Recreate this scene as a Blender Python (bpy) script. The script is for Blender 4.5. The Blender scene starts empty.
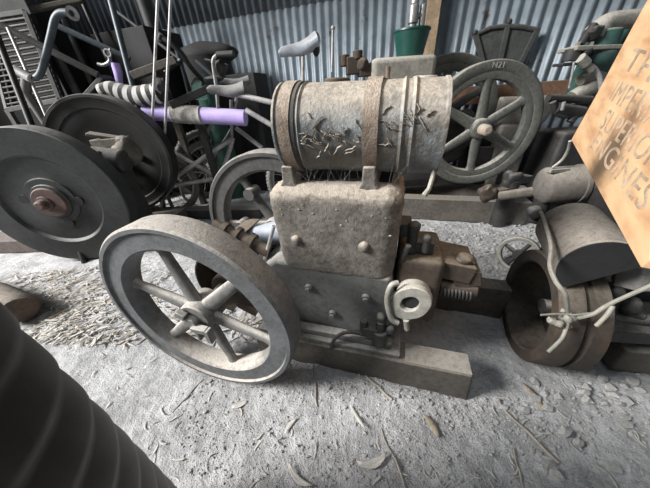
import bpy, bmesh, math, random
from mathutils import Vector, Matrix, noise
rnd = random.Random(7)
PI = math.pi
V = Vector
sc = bpy.context.scene
col = sc.collection

# ------------------------------------------------------------------ camera
PITCH, ROLL, CAMZ, FPX = math.radians(31.29), math.radians(-4.015), 0.85, 244.0
fwd = V((0, math.cos(PITCH), -math.sin(PITCH)))
rt0 = V((1, 0, 0)); up0 = rt0.cross(fwd)
rt = math.cos(ROLL) * rt0 + math.sin(ROLL) * up0
up = -math.sin(ROLL) * rt0 + math.cos(ROLL) * up0
cd = bpy.data.cameras.new('camera'); cam = bpy.data.objects.new('camera', cd); col.objects.link(cam)
cam.matrix_world = Matrix(((rt.x, up.x, -fwd.x, 0), (rt.y, up.y, -fwd.y, 0), (rt.z, up.z, -fwd.z, CAMZ), (0, 0, 0, 1)))
cd.sensor_width = 36; cd.lens = FPX / 650 * 36; cd.clip_start = 0.01
sc.camera = cam
O = V((0, 0, CAMZ))

def ray(px, py): return fwd + rt * ((px - 325) / FPX) + up * ((244 - py) / FPX)
def at(px, py, Y):                       # point of the place seen at (px,py) on the upright plane y = Y
    r = ray(px, py); return O + r * (Y / r.y)
def gr(px, py, z=0.0):                   # same on a level plane
    r = ray(px, py); return O + r * ((z - CAMZ) / r.z)
def dp(px, py, d): return O + ray(px, py) * d

# main engine frame: x along the engine, y along the crank, z up
AZ = math.radians(-17.45); E0 = V((-.388, .490, 0))
FE = Matrix.Translation(E0) @ Matrix.Rotation(AZ, 4, 'Z')
def ey(px, py, y):                       # engine-frame point on plane y
    r = FE.to_3x3().inverted() @ ray(px, py); o = FE.inverted() @ O
    return o + r * ((y - o.y) / r.y)

# ------------------------------------------------------------------ mesh builder
class MB:
    def __init__(s, F=None): s.bm = bmesh.new(); s.F = F or Matrix()
    def _tag(s, vs, M): 
        for v in vs: v.co = M @ v.co
    def box(s, c, size, rot=None, taper=None):
        r = bmesh.ops.create_cube(s.bm, size=1.0); vs = r['verts']
        for v in vs:
            v.co = V((v.co.x * size[0], v.co.y * size[1], v.co.z * size[2]))
            if taper and v.co.z > 0: v.co.x *= taper[0]; v.co.y *= taper[1]
        M = Matrix.Translation(V(c))
        if rot is not None: M = M @ (rot if isinstance(rot, Matrix) else Matrix.Rotation(rot, 4, 'Z'))
        s._tag(vs, M); return s
    def beam(s, a, b, w, h, roll=0, upv=(0, 0, 1)):      # rectangular bar between two points
        a, b = V(a), V(b); d = (b - a); L = d.length; x = d / L
        z = V(upv) - x * V(upv).dot(x)
        if z.length < 1e-4: z = V((0, 1, 0)) - x * x.y
        z.normalize(); y = z.cross(x)
        M = Matrix(((x.x, y.x, z.x, 0), (x.y, y.y, z.y, 0), (x.z, y.z, z.z, 0), (0, 0, 0, 1))) @ Matrix.Rotation(roll, 4, 'X')
        M = Matrix.Translation((a + b) / 2) @ M
        return s.box((0, 0, 0), (L, w, h)) if False else s._bx(M, (L, w, h))
    def _bx(s, M, size):
        vs = bmesh.ops.create_cube(s.bm, size=1.0)['verts']
        for v in vs: v.co = M @ V((v.co.x * size[0], v.co.y * size[1], v.co.z * size[2]))
        return s
    def cyl(s, a, b, r0, r1=None, n=24, caps=True):
        return s.tube([a, b], [r0, r0 if r1 is None else r1], n, caps)
    def tube(s, pts, r, n=10, caps=True, smooth_pts=0, sq=1.0):
        pts = [V(p) for p in pts]
        if smooth_pts: pts, r = spline(pts, r, smooth_pts)
        rr = r if isinstance(r, (list, tuple)) else [r] * len(pts)
        rings = []; t = (pts[1] - pts[0]).normalized()
        u = t.orthogonal().normalized()
        for i, p in enumerate(pts):
            if i == 0: tt = pts[1] - pts[0]
            elif i == len(pts) - 1: tt = pts[-1] - pts[-2]
            else: tt = (pts[i + 1] - p).normalized() + (p - pts[i - 1]).normalized()
            if tt.length < 1e-9: tt = t
            tt.normalize(); u = (u - tt * u.dot(tt))
            if u.length < 1e-6: u = tt.orthogonal()
            u.normalize(); w = tt.cross(u)
            rings.append([s.bm.verts.new(p + (u * math.cos(2 * PI * k / n) + w * math.sin(2 * PI * k / n) * sq) * rr[i]) for k in range(n)])
        for A, B in zip(rings, rings[1:]):
            for k in range(n): s.bm.faces.new((A[k], A[(k + 1) % n], B[(k + 1) % n], B[k]))
        if caps:
            s.bm.faces.new(rings[0][::-1]); s.bm.faces.new(rings[-1])
        return s
    def lathe(s, c, axis, prof, n=64, closed=False):     # prof: (radius, distance along axis)
        c = V(c); a = V(axis).normalized(); u = a.orthogonal().normalized()
        if abs(a.z) < .9: u = V((0, 0, 1)) - a * a.z; u.normalize()
        w = a.cross(u); rings = []
        for (r, t) in prof:
            if r < 1e-6: rings.append([s.bm.verts.new(c + a * t)])
            else: rings.append([s.bm.verts.new(c + a * t + (u * math.cos(2 * PI * k / n) + w * math.sin(2 * PI * k / n)) * r) for k in range(n)])
        pr = list(zip(rings, rings[1:]))
        if closed: pr.append((rings[-1], rings[0]))
        for A, B in pr:
            for k in range(n):
                k2 = (k + 1) % n
                if len(A) == 1 and len(B) == 1: continue
                if len(A) == 1: s.bm.faces.new((A[0], B[k2], B[k]))
                elif len(B) == 1: s.bm.faces.new((A[k], A[k2], B[0]))
                else: s.bm.faces.new((A[k], A[k2], B[k2], B[k]))
        return s
    def prism(s, poly, M, h):                             # poly in the xy plane of M, extruded along its z by h
        bot = [s.bm.verts.new(M @ V((x, y, 0))) for x, y in poly]
        top = [s.bm.verts.new(M @ V((x, y, h))) for x, y in poly]
        n = len(poly)
        for k in range(n): s.bm.faces.new((bot[k], bot[(k + 1) % n], top[(k + 1) % n], top[k]))
        s.bm.faces.new(bot[::-1]); s.bm.faces.new(top); return s
    def ball(s, c, r, sub=2, sc=(1, 1, 1), jit=0, rot=None):
        vs = bmesh.ops.create_icosphere(s.bm, subdivisions=sub, radius=1)['verts']
        o = V((rnd.random() * 99, rnd.random() * 99, 0))
        for v in vs:
            k = 1 + (noise.noise(v.co * 1.3 + o) * jit if jit else 0)
            q = V((v.co.x * sc[0], v.co.y * sc[1], v.co.z * sc[2])) * r * k
            if rot is not None: q = rot @ q
            v.co = V(c) + q
        return s
    def bolt(s, c, axis, r, h):
        return s.cyl(c, V(c) + V(axis).normalized() * h, r, n=6)
    def build(s, name, m, parent=None, bevel=0, smooth=True, angle=40, sub=0, crust=0, kind=None, label=None, loc=None):
        bmesh.ops.recalc_face_normals(s.bm, faces=s.bm.faces[:])
        if sub: bmesh.ops.subdivide_edges(s.bm, edges=s.bm.edges[:], cuts=sub, use_grid_fill=True)
        M = s.F
        if parent is not None: M = MW[parent.name].inverted() @ s.F
        elif loc is not None: M = Matrix.Translation(-V(loc)) @ s.F
        for v in s.bm.verts: v.co = M @ v.co
        me = bpy.data.meshes.new(name)
        s.bm.to_mesh(me); s.bm.free()
        o = bpy.data.objects.new(name, me); col.objects.link(o)
        me.materials.append(m)
        if smooth:
            for p in me.polygons: p.use_smooth = True
            try: me.set_sharp_from_angle(angle=math.radians(angle))
            except Exception: pass
        if parent is not None:
            o.parent = parent; MW[o.name] = MW[parent.name]
        else:
            o.location = loc if loc is not None else (0, 0, 0); MW[o.name] = Matrix.Translation(o.location)
        if bevel:
            b = o.modifiers.new('bevel', 'BEVEL'); b.width = bevel; b.segments = 3; b.limit_method = 'ANGLE'; b.angle_limit = math.radians(35)
            b.harden_normals = False
        if kind: o['kind'] = kind
        if label: o['label'] = label
        return o
MW = {}
def spline(pts, r, k):
    rr = r if isinstance(r, (list, tuple)) else [r] * len(pts)
    P = [pts[0]] + pts + [pts[-1]]; R = [rr[0]] + list(rr) + [rr[-1]]; op, orr = [], []
    for i in range(1, len(P) - 2):
        for j in range(k):
            t = j / k; a, b, c, d = P[i - 1], P[i], P[i + 1], P[i + 2]
            op.append(.5 * ((2 * b) + (c - a) * t + (2 * a - 5 * b + 4 * c - d) * t * t + (3 * b - a - 3 * c + d) * t ** 3))
            orr.append(R[i] * (1 - t) + R[i + 1] * t)
    op.append(pts[-1]); orr.append(rr[-1]); return op, orr
def thing(name, label, cat, loc=(0, 0, 0), rz=0, group=None):
    o = bpy.data.objects.new(name, None); col.objects.link(o); o.empty_display_size = .1
    o.location = loc; o.rotation_euler = (0, 0, rz)
    MW[o.name] = Matrix.Translation(V(loc)) @ Matrix.Rotation(rz, 4, 'Z')
    o['label'] = label; o['category'] = cat
    if group: o['group'] = group
    return o
def tag(o, label, cat, group=None, kind=None):
    o['label'] = label; o['category'] = cat
    if group: o['group'] = group
    if kind: o['kind'] = kind
    return o

# ------------------------------------------------------------------ materials
DUST = (.50, .46, .40)
def mat(name, base, rough=.75, metal=0, dust=.5, dcol=DUST, bump=.25, scale=25, vary=.35, rust=0, rcol=(.16, .085, .05), wall=.12, lo=.15, hi=.85):
    m = bpy.data.materials.new(name); m.use_nodes = True; nt = m.node_tree; N = nt.nodes; Lk = nt.links
    bs = N['Principled BSDF']; bs.inputs['Roughness'].default_value = rough; bs.inputs['Metallic'].default_value = metal
    tc = N.new('ShaderNodeTexCoord')
    def nz(sca, det=5, rg=.6):
        n = N.new('ShaderNodeTexNoise'); n.inputs['Scale'].default_value = sca; n.inputs['Detail'].default_value = det; n.inputs['Roughness'].default_value = rg
        Lk.new(tc.outputs['Object'], n.inputs['Vector']); return n.outputs['Fac']
    def mth(op, a, b, clamp=False):
        n = N.new('ShaderNodeMath'); n.operation = op; n.use_clamp = clamp
        for i, x in enumerate((a, b)):
            if x is None: continue
            if isinstance(x, (int, float)): n.inputs[i].default_value = x
            else: Lk.new(x, n.inputs[i])
        return n.outputs[0]
    def mix(f, a, b):
        n = N.new('ShaderNodeMix'); n.data_type = 'RGBA'
        if isinstance(f, (int, float)): n.inputs[0].default_value = f
        else: Lk.new(f, n.inputs[0])
        for i, x in ((6, a), (7, b)):
            if isinstance(x, tuple): n.inputs[i].default_value = (*x, 1)
            else: Lk.new(x, n.inputs[i])
        return n.outputs[2]
    def ramp(x, a, b):
        n = N.new('ShaderNodeMapRange'); n.interpolation_type = 'SMOOTHSTEP'
        n.inputs[1].default_value = a; n.inputs[2].default_value = b; Lk.new(x, n.inputs[0]); return n.outputs[0]
    n1 = nz(scale * .35, 4); n2 = nz(scale * 2.2, 6, .65); n3 = nz(scale * 9, 3, .7)
    dk = tuple(c * (1 - vary) for c in base); lt = tuple(min(1, c * (1 + vary)) for c in base)
    c = mix(ramp(mth('ADD', mth('MULTIPLY', n1, .6), mth('MULTIPLY', n2, .4)), .35, .65), dk, lt)
    if rust:
        c = mix(mth('MULTIPLY', ramp(nz(scale * .8, 6, .7), .62 - rust * .3, .72 - rust * .2), .9), c, rcol)
    if dust:
        g = N.new('ShaderNodeNewGeometry'); sp = N.new('ShaderNodeSeparateXYZ'); Lk.new(g.outputs['Normal'], sp.inputs[0])
        upm = ramp(sp.outputs['Z'], lo, hi)
        f = mth('MULTIPLY', mth('ADD', mth('MULTIPLY', upm, 1.0), wall), mth('ADD', mth('MULTIPLY', ramp(n2, .3, .6), .5), .6))
        f = mth('MULTIPLY', f, dust * 1.1, True)
        c = mix(f, c, mix(ramp(n3, .35, .65), tuple(x * .8 for x in dcol), tuple(min(1, x * 1.12) for x in dcol)))
        if metal: Lk.new(mth('MULTIPLY', mth('SUBTRACT', 1, f, True), metal), bs.inputs['Metallic'])
        Lk.new(mth('ADD', mth('MULTIPLY', f, .9 - rough), rough), bs.inputs['Roughness'])
    Lk.new(c, bs.inputs['Base Color'])
    bp = N.new('ShaderNodeBump'); bp.inputs['Strength'].default_value = bump; bp.inputs['Distance'].default_value = .006
    Lk.new(mth('ADD', mth('MULTIPLY', n2, .7), mth('MULTIPLY', n3, .5)), bp.inputs['Height']); Lk.new(bp.outputs[0], bs.inputs['Normal'])
    return m

m_iron = mat('dusty_cast_iron', (.055, .056, .055), .6, .2, .75, dcol=(.52,.485,.44), wall=.07, lo=.3, hi=1)
m_wheelpaint = mat('grey_blue_wheel_paint', (.085, .095, .105), .75, 0, .9, dcol=(.55, .505, .45), wall=.10, vary=.3, bump=.45, lo=.15, hi=.95)
m_wheelhub = mat('dusty_light_iron', (.11, .11, .105), .75, 0, .9, dcol=(.55, .515, .47), wall=.13)
m_hopper = mat('crusted_grey_hopper', (.105, .10, .09), .9, 0, 1.0, dcol=(.58, .505, .42), wall=.14, bump=1.0, scale=40, vary=.6, lo=.0, hi=.95)
m_case = mat('grey_green_crankcase', (.085, .095, .09), .6, 0, .75, dcol=(.42,.40,.37), wall=.2)
m_dark = mat('dark_greasy_iron', (.035, .035, .035), .6, .2, .5, dcol=(.30, .28, .25), wall=.06, lo=.3, hi=1)
m_brown = mat('brown_rusty_iron', (.05, .037, .028), .8, .1, .7, dcol=(.25, .205, .155), wall=.10, rust=.3, rcol=(.055, .032, .02), lo=.3, hi=1.05)
m_drum = mat('faded_pale_drum_paint', (.15, .17, .178), .5, .1, .95, dcol=(.53, .465, .385), wall=.07, vary=.55, bump=.9, scale=13, rust=.5, rcol=(.095, .085, .07), lo=.02, hi=1.0)
m_strap = mat('rusty_strap', (.17, .13, .10), .85, 0, .8, dcol=(.56,.47,.38), rust=.4, rcol=(.10,.065,.045), bump=.9, wall=.15)
m_wood = mat('dusty_grey_timber', (.085, .076, .064), .9, 0, .65, dcol=(.33, .30, .26), wall=.12, bump=.5, lo=.3, hi=1)
m_woodbrown = mat('red_brown_timber', (.20, .11, .065), .85, 0, .4, wall=.05, bump=.4)
m_post = mat('pale_brown_post', (.34, .25, .16), .85, 0, .3, wall=.05, bump=.3)
m_green = mat('dark_green_machine_paint', (.02, .075, .065), .5, 0, .75, dcol=(.42, .42, .36), wall=.06)
m_bucket = mat('green_plastic', (.006, .062, .048), .4, 0, .25, wall=.02, vary=.15, bump=.05)
m_cream = mat('cream_dusty_tank', (.20, .195, .17), .8, 0, .9, dcol=(.52,.49,.43), wall=.25)
m_wheelgreen = mat('dark_green_wheel_paint', (.03, .037, .034), .4, .1, .6, dcol=(.50, .48, .42), wall=.30, vary=.3, bump=.1, lo=.25, hi=1)
m_e4 = mat('dark_slate_wheel', (.019, .023, .023), .42, .15, .6, dcol=(.30, .29, .27), wall=.07, vary=.35, bump=.12, lo=.3, hi=1)
m_e4d = mat('black_wheel', (.012, .012, .012), .5, .1, .6, dcol=(.28, .27, .25), wall=.03, bump=.12, lo=.3, hi=1)
m_chrome = mat('dull_chrome', (.32, .32, .32), .4, .5, .4, dcol=(.45,.44,.42), wall=.08, bump=.08)
m_steel = mat('pale_steel_tube', (.40, .40, .40), .45, .3, .5, dcol=(.5,.48,.45), wall=.1, bump=.1)
m_black = mat('black_rubber', (.010, .010, .011), .55, 0, .35, dcol=(.22, .22, .21), wall=.02, bump=.15, lo=.3, hi=1)
m_ribbed = mat('black_ribbed_plastic', (.016, .016, .015), .45, 0, .12, dcol=(.2, .19, .17), wall=.1, bump=.05, lo=.3, hi=1)
m_purple = mat('lilac_paint', (.50, .40, .80), .45, 0, .3, dcol=(.7, .66, .72), wall=.03, vary=.1, bump=.05)
m_tape = mat('grey_fibre_wrap', (.42, .41, .38), .9, 0, .6, bump=1.0, scale=40)
m_blue = mat('blue_grey_tube', (.045, .06, .072), .45, .2, .4, dcol=(.3,.3,.3), wall=.05, bump=.1)
m_paleblue = mat('pale_blue_pipe', (.34, .38, .45), .5, 0, .3, dcol=(.5, .5, .5), wall=.05, vary=.15, bump=.1)
m_saddle = mat('grey_saddle_vinyl', (.13, .13, .13), .6, 0, .6, dcol=(.36, .35, .34), wall=.1, bump=.1)
m_saddle2 = mat('silver_saddle_vinyl', (.34, .37, .42), .35, .1, .4, dcol=(.5, .45, .38), wall=.0, vary=.2, bump=.05)
m_cloth = mat('dark_green_cloth', (.04, .11, .085), .9, 0, .35, dcol=(.3,.33,.3), wall=.05, bump=.8, scale=20)
m_flake = mat('flaked_dusty_paint', (.27, .24, .20), .9, 0, .8, dcol=(.5,.44,.36), wall=.3, bump=.5)
m_void = mat('plain_black', (.012, .012, .013), .8, 0, .12, dcol=(.2,.2,.2), wall=.02, bump=.2)
m_tyre = mat('dusty_tyre_rubber', (.10, .10, .098), .8, 0, .5, dcol=(.42,.41,.39), wall=.4, bump=.1)
m_wire = mat('dull_grey_cable', (.27, .26, .22), .7, 0, .4, dcol=(.42,.4,.35), bump=.1)
m_stone = mat('dusty_stone', (.42, .415, .40), .95, 0, .5, dcol=(.5,.49,.47), bump=.5, scale=60)
m_leaf = mat('bleached_leaf', (.56, .53, .48), .9, 0, .4, dcol=(.6,.58,.54), bump=.15, scale=50, vary=.25)
m_leafbrown = mat('tan_leaf', (.30, .235, .15), .85, 0, .3, bump=.15, scale=50)
m_stick = mat('grey_stick', (.24, .21, .18), .9, 0, .5, bump=.3)
m_web = mat('cobweb', (.35, .34, .32), .9, 0, 0, bump=0)
m_grille = mat('grey_grille', (.08, .08, .078), .55, .3, .6, dcol=(.34,.33,.3), wall=.15, bump=.1)
m_panel = mat('grey_sheet_metal', (.055, .06, .058), .65, .2, .3, dcol=(.3,.3,.28), wall=.15, bump=.15, rust=.1)

def ground_mat():
    m = mat('dusty_earth', (.55, .55, .555), .97, 0, 0, bump=1.0, scale=22, vary=.3)
    for n_ in m.node_tree.nodes:
        if n_.type == 'BUMP': n_.inputs['Distance'].default_value = .018
    return m
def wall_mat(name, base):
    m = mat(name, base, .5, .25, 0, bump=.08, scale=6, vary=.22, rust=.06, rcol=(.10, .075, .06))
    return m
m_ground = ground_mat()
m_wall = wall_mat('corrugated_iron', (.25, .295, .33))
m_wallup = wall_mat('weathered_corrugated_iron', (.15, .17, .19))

def board_mat():
    m = bpy.data.materials.new('tan_board'); m.use_nodes = True; nt = m.node_tree; N = nt.nodes; Lk = nt.links
    bs = N['Principled BSDF']; bs.inputs['Roughness'].default_value = .8
    tc = N.new('ShaderNodeTexCoord')
    mp = N.new('ShaderNodeMapping'); mp.inputs['Scale'].default_value = (3, 9, 3); Lk.new(tc.outputs['Object'], mp.inputs['Vector'])
    n = N.new('ShaderNodeTexNoise'); n.inputs['Scale'].default_value = 2.5; n.inputs['Detail'].default_value = 7; Lk.new(mp.outputs[0], n.inputs['Vector'])
    cr = N.new('ShaderNodeValToRGB'); e = cr.color_ramp.elements
    e[0].position = .3; e[0].color = (.52, .28, .14, 1); e[1].position = .72; e[1].color = (.86, .60, .35, 1)
    q = e.new(.5); q.color = (.74, .47, .26, 1); Lk.new(n.outputs['Fac'], cr.inputs[0])
    # soft dark patch with a noisy edge, mixed into the board colour
    vd = N.new('ShaderNodeVectorMath'); vd.operation = 'SUBTRACT'; vd.inputs[1].default_value = DARK_PATCH
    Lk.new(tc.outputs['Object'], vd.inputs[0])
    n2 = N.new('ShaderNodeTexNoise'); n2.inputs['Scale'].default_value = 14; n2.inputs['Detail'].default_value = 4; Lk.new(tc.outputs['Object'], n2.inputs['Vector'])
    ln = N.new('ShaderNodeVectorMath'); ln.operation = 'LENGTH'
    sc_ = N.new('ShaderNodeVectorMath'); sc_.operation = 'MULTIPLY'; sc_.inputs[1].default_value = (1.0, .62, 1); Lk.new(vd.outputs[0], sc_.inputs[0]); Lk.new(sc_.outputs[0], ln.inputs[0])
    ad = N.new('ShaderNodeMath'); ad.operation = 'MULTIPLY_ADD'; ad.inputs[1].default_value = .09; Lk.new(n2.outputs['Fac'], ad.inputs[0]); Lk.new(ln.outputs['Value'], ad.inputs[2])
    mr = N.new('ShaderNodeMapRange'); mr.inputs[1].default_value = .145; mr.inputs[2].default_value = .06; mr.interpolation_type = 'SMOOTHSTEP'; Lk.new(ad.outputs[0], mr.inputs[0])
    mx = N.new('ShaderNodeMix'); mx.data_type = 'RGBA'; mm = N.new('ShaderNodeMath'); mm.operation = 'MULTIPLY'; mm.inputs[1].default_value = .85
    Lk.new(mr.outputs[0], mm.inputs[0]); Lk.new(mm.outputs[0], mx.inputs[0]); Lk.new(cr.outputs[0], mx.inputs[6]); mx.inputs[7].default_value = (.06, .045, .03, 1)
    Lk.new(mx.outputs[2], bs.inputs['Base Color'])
    bp = N.new('ShaderNodeBump'); bp.inputs['Strength'].default_value = .2; bp.inputs['Distance'].default_value = .004; Lk.new(n.outputs['Fac'], bp.inputs['Height']); Lk.new(bp.outputs[0], bs.inputs['Normal'])
    return m
DARK_PATCH = (0.14, 0.17, 0)

# ------------------------------------------------------------------ setting
def gz(x, y):
    p = V((x, y, 0))
    near = 1.0
    h = .010 * noise.noise(p * 3.1) + .006 * noise.noise(p * 11 + V((5, 2, 0))) + .0045 * noise.noise(p * 31) + .005 * max(0, noise.noise(p * 62 + V((9, 1, 0)))) + .0025 * noise.noise(p * 105)
    return h - .004
def axis(lo, hi, a, b, fine, coarse):
    out = []; t = lo
    while t < hi:
        out.append(t); t += fine if a <= t <= b else coarse
    out.append(hi); return out
b = MB(); xs = axis(-4.2, 4.6, -1.3, 1.5, .0085, .09); ys = axis(-1.6, 4.2, .08, 1.4, .0085, .09)
g = [[b.bm.verts.new((x, y, gz(x, y))) for x in xs] for y in ys]
for j in range(len(ys) - 1):
    for i in range(len(xs) - 1): b.bm.faces.new((g[j][i], g[j][i + 1], g[j + 1][i + 1], g[j + 1][i]))
o = b.build('floor', m_ground, angle=180); o['kind'] = 'structure'; o['label'] = 'pale dusty earth floor strewn with debris'

FW = FE      # the back wall runs parallel to the main engine
WALLY = 2.40
def corrugated(F, x0, x1, z0, z1, name, m, lab, amp=.015, pitch=.076):
    b = MB(F); n = int((x1 - x0) / pitch * 10); rows = [z0, (z0 + z1) / 2, z1]; G = []
    for z in rows: G.append([b.bm.verts.new((x0 + (x1 - x0) * i / n, amp * math.sin(2 * PI * (x0 + (x1 - x0) * i / n) / pitch), z)) for i in range(n + 1)])
    for A, B in zip(G, G[1:]):
        for i in range(n): b.bm.faces.new((A[i], A[i + 1], B[i + 1], B[i]))
    o = b.build(name, m, angle=180); s = o.modifiers.new('thick', 'SOLIDIFY'); s.thickness = .0012
    o['kind'] = 'structure'; o['label'] = lab; return o
TW = Matrix.Translation((0, WALLY, 0))
corrugated(FW @ TW, -4.2, 3.6, -.05, 1.57, 'wall_back', m_wall, 'blue grey corrugated iron back wall of the shed')
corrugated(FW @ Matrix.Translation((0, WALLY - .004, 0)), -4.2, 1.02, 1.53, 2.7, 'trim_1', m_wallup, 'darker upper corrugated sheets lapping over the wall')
corrugated(FW @ Matrix.Translation((0, WALLY, 0)), 1.02, 3.6, 1.54, 2.7, 'trim_2', m_wall, 'upper corrugated sheets on the right of the wall')

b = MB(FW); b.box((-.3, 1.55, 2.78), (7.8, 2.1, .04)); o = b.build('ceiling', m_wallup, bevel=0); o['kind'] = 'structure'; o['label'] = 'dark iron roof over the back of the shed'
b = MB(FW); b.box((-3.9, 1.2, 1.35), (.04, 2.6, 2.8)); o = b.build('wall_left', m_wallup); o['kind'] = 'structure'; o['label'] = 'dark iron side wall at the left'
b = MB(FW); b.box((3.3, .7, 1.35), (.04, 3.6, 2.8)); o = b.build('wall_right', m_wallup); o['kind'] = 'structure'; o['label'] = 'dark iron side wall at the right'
# ------------------------------------------------------------------ main engine
t = thing('stationary_engine', 'dusty grey stationary engine in the middle with a strapped drum on top', 'engine', E0, AZ)
X, Yv, Z = V((1, 0, 0)), V((0, 1, 0)), V((0, 0, 1))
def wheel_rim(b, c, ax, R, w, rin, lip, rec, n=96):
    b.lathe(c, ax, [(R - .006, 0), (R - lip, 0), (R - lip - .003, rec), (rin + .006, rec), (rin, rec + .006), (rin - .006, w * .5), (rin, w - rec), (R - lip, w), (R - .004, w), (R, w - .006), (R, .006)], n, closed=True)
def spokes(c, ax, n, r0, r1, w0, w1, yo, parent, m, a0, F, thick=.6, name='spoke'):
    ax = V(ax).normalized(); u = V((0, 0, 1)); s = ax.cross(u)
    for k in range(n):
        a = a0 + 2 * PI * k / n; d = s * math.cos(a) + u * math.sin(a)
        # oval section, wide in the wheel plane
        b = MB(F); q = d.cross(ax)
        ring = []
        for rr, ww in ((r0, w0), (r0 + .25 * (r1 - r0), (w0 * .7 + w1 * .3)), (r1 - .12 * (r1 - r0), w1), (r1, w1 * 1.5)):
            ring.append([b.bm.verts.new(V(c) + ax * yo + d * rr + q * (math.cos(2 * PI * j / 14) * ww / 2) + ax * (math.sin(2 * PI * j / 14) * ww / 2 * thick)) for j in range(14)])
        for A, B in zip(ring, ring[1:]):
            for j in range(14): b.bm.faces.new((A[j], A[(j + 1) % 14], B[(j + 1) % 14], B[j]))
        b.bm.faces.new(ring[0][::-1]); b.bm.faces.new(ring[-1])
        b.build(name, m, parent, angle=60)
HC = V((0, 0, .328))
b = MB(FE); wheel_rim(b, HC, Yv, .30, .072, .229, .016, .007)
fw = b.build('flywheel', m_wheelpaint, t)
p1 = ey(168, 258, .04) - HC; A0 = math.atan2(p1.z, p1.x)
spokes(HC, Yv, 6, .03, .234, .050, .034, .040, fw, m_wheelhub, A0, FE)
b = MB(FE); b.lathe(HC, Yv, [(0, -.012), (.018, -.012), (.020, -.010), (.020, .004), (.046, .006), (.050, .010), (.050, .085), (.0, .085)], 40); b.build('hub', m_wheelhub, fw)
b = MB(FE)
b.box(HC + V((.03, -.012, -.012)), (.05, .02, .018)); b.box(HC + V((.055, -.012, -.03)), (.016, .02, .05)); b.box(HC + V((.02, -.012, -.035)), (.012, .018, .035)); b.box(HC + V((-.02, -.008, .03)), (.03, .018, .022), Matrix.Rotation(.5, 4, 'Y'))
b.build('crank_key', m_wheelhub, fw, bevel=.003)
# rear flywheel
HC2 = V((0, .54, .335))
b = MB(FE); wheel_rim(b, HC2, Yv, .345, .07, .265, .02, .01); fw2 = b.build('flywheel', m_iron, t)
spokes(HC2, Yv, 6, .03, .27, .055, .036, .035, fw2, m_iron, A0 + .35, FE)
b = MB(FE); b.lathe(HC2, Yv, [(0, -.01), (.05, -.01), (.055, 0), (.055, .09), (0, .09)], 32); b.build('hub', m_iron, fw2)
for k in range(6):
    a = A0 + .35 + 2 * PI * k / 6; d = V((math.cos(a), 0, math.sin(a)))
    MB(FE).cyl(HC2 + d * .19 + Yv * .0, HC2 + d * .19 + Yv * .07, .026, n=16).build('spoke_lug', m_iron, fw2)
# crankshaft and bearings
b = MB(FE); b.cyl(HC + Yv * .02, HC2 + Yv * .06, .019, n=20); b.build('crankshaft', m_iron, t)
b = MB(FE)
for yy in (.14, .40):
    b.cyl(V((0, yy, .328)), V((0, yy + .08, .328)), .045, n=28); b.box((.06, yy + .04, .29), (.13, .07, .07))
b.box((0, .305, .328), (.05, .06, .13)); b.build('crank_bearing', m_brown, t, bevel=.006)
# hopper: rounded box, slightly tapered
def rounded_box(b, c, size, rad, cuts=15):
    hx, hy, hz = size[0] / 2, size[1] / 2, size[2] / 2
    vs = bmesh.ops.create_cube(b.bm, size=2.0)
    bmesh.ops.subdivide_edges(b.bm, edges=b.bm.edges[:], cuts=cuts, use_grid_fill=True)
    for v in b.bm.verts:
        q = V((v.co.x * hx, v.co.y * hy, v.co.z * hz))
        i = V((max(-hx + rad, min(hx - rad, q.x)), max(-hy + rad, min(hy - rad, q.y)), max(-hz + rad, min(hz - rad, q.z))))
        d = q - i
        if d.length > 1e-9: q = i + d.normalized() * rad if min(hx - abs(q.x), hy - abs(q.y), hz - abs(q.z)) < 1e-6 else q
        v.co = q
    return b
b = MB(FE); rounded_box(b, 0, (.35, .24, .29), .045, 47)
for v in b.bm.verts:
    k = 1 + .03 * (v.co.z / .145)
    v.co = V((v.co.x * k, v.co.y * k, v.co.z))
    n = noise.noise(v.co * 18) * .002 + noise.noise(v.co * 60) * .0015 + max(0, noise.noise(v.co * 110) - .1) * .006 * max(.25, min(1, (v.co.z + .05) / .15))
    v.co += v.co.normalized() * n + V((.3625, .318, .512))
hop = b.build('water_hopper', m_hopper, t, angle=180)
b = MB(FE); b.box((.363, .335, .656), (.29, .15, .010)); b.build('hopper_opening', m_void, hop)
for px, py in ((297, 239), (364, 246)):
    c = ey(px, py, .205); MB(FE).ball(c, .018, 2, (1, 1, 1.15), .25).build('hopper_lug', m_hopper, t)
b = MB(FE)                                   # crust lumps caked on the hopper's upper front edge
for k in range(70):
    a = rnd.random(); zz = .655 - abs(rnd.gauss(0, .05)); c = V((.2 + .33 * a, 0, zz)); c.y = .196 if zz < .615 else .196 + (zz - .615) * .9
    b.ball(c + V((0, -.001, 0)), rnd.uniform(.001, .0028), 1, (1.3, 1, .7), .7)
b.build('crust', m_hopper, t, kind='stuff')
# saddles carrying the drum
DC = V((0, .305, .775)); DR = .0995
for x0 in (.25, .456):
    b = MB(FE); b.prism([(-.034, .64), (.034, .64), (.017, .665), (.015, .705), (-.015, .705), (-.017, .665)], FE.inverted() @ FE @ Matrix.Translation((x0, .22, 0)) @ Matrix.Rotation(PI / 2, 4, 'X') @ Matrix.Translation((0, 0, -.17)), .17)
    b.build('drum_saddle', m_hopper, t, bevel=.005)
pr = [(0, .190), (DR - .010, .190), (DR - .008, .187), (DR + .002, .187), (DR + .003, .193), (DR - .001, .197), (DR, .25), (DR, .252), (DR + .004, .258), (DR, .264), (DR, .27)]
for k in range(14): pr.append((DR, .28 + k * .0165))
pr += [(DR, .512), (DR + .0045, .519), (DR, .526), (DR, .537), (DR + .0045, .544), (DR, .551), (DR, .60), (DR, .612), (DR + .003, .615), (DR + .003, .622), (DR - .008, .622), (DR - .010, .619), (0, .619)]
def DX(x): return .240 + (x - .187) * .843
pr = [(r_, DX(x_)) for r_, x_ in pr]
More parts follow.
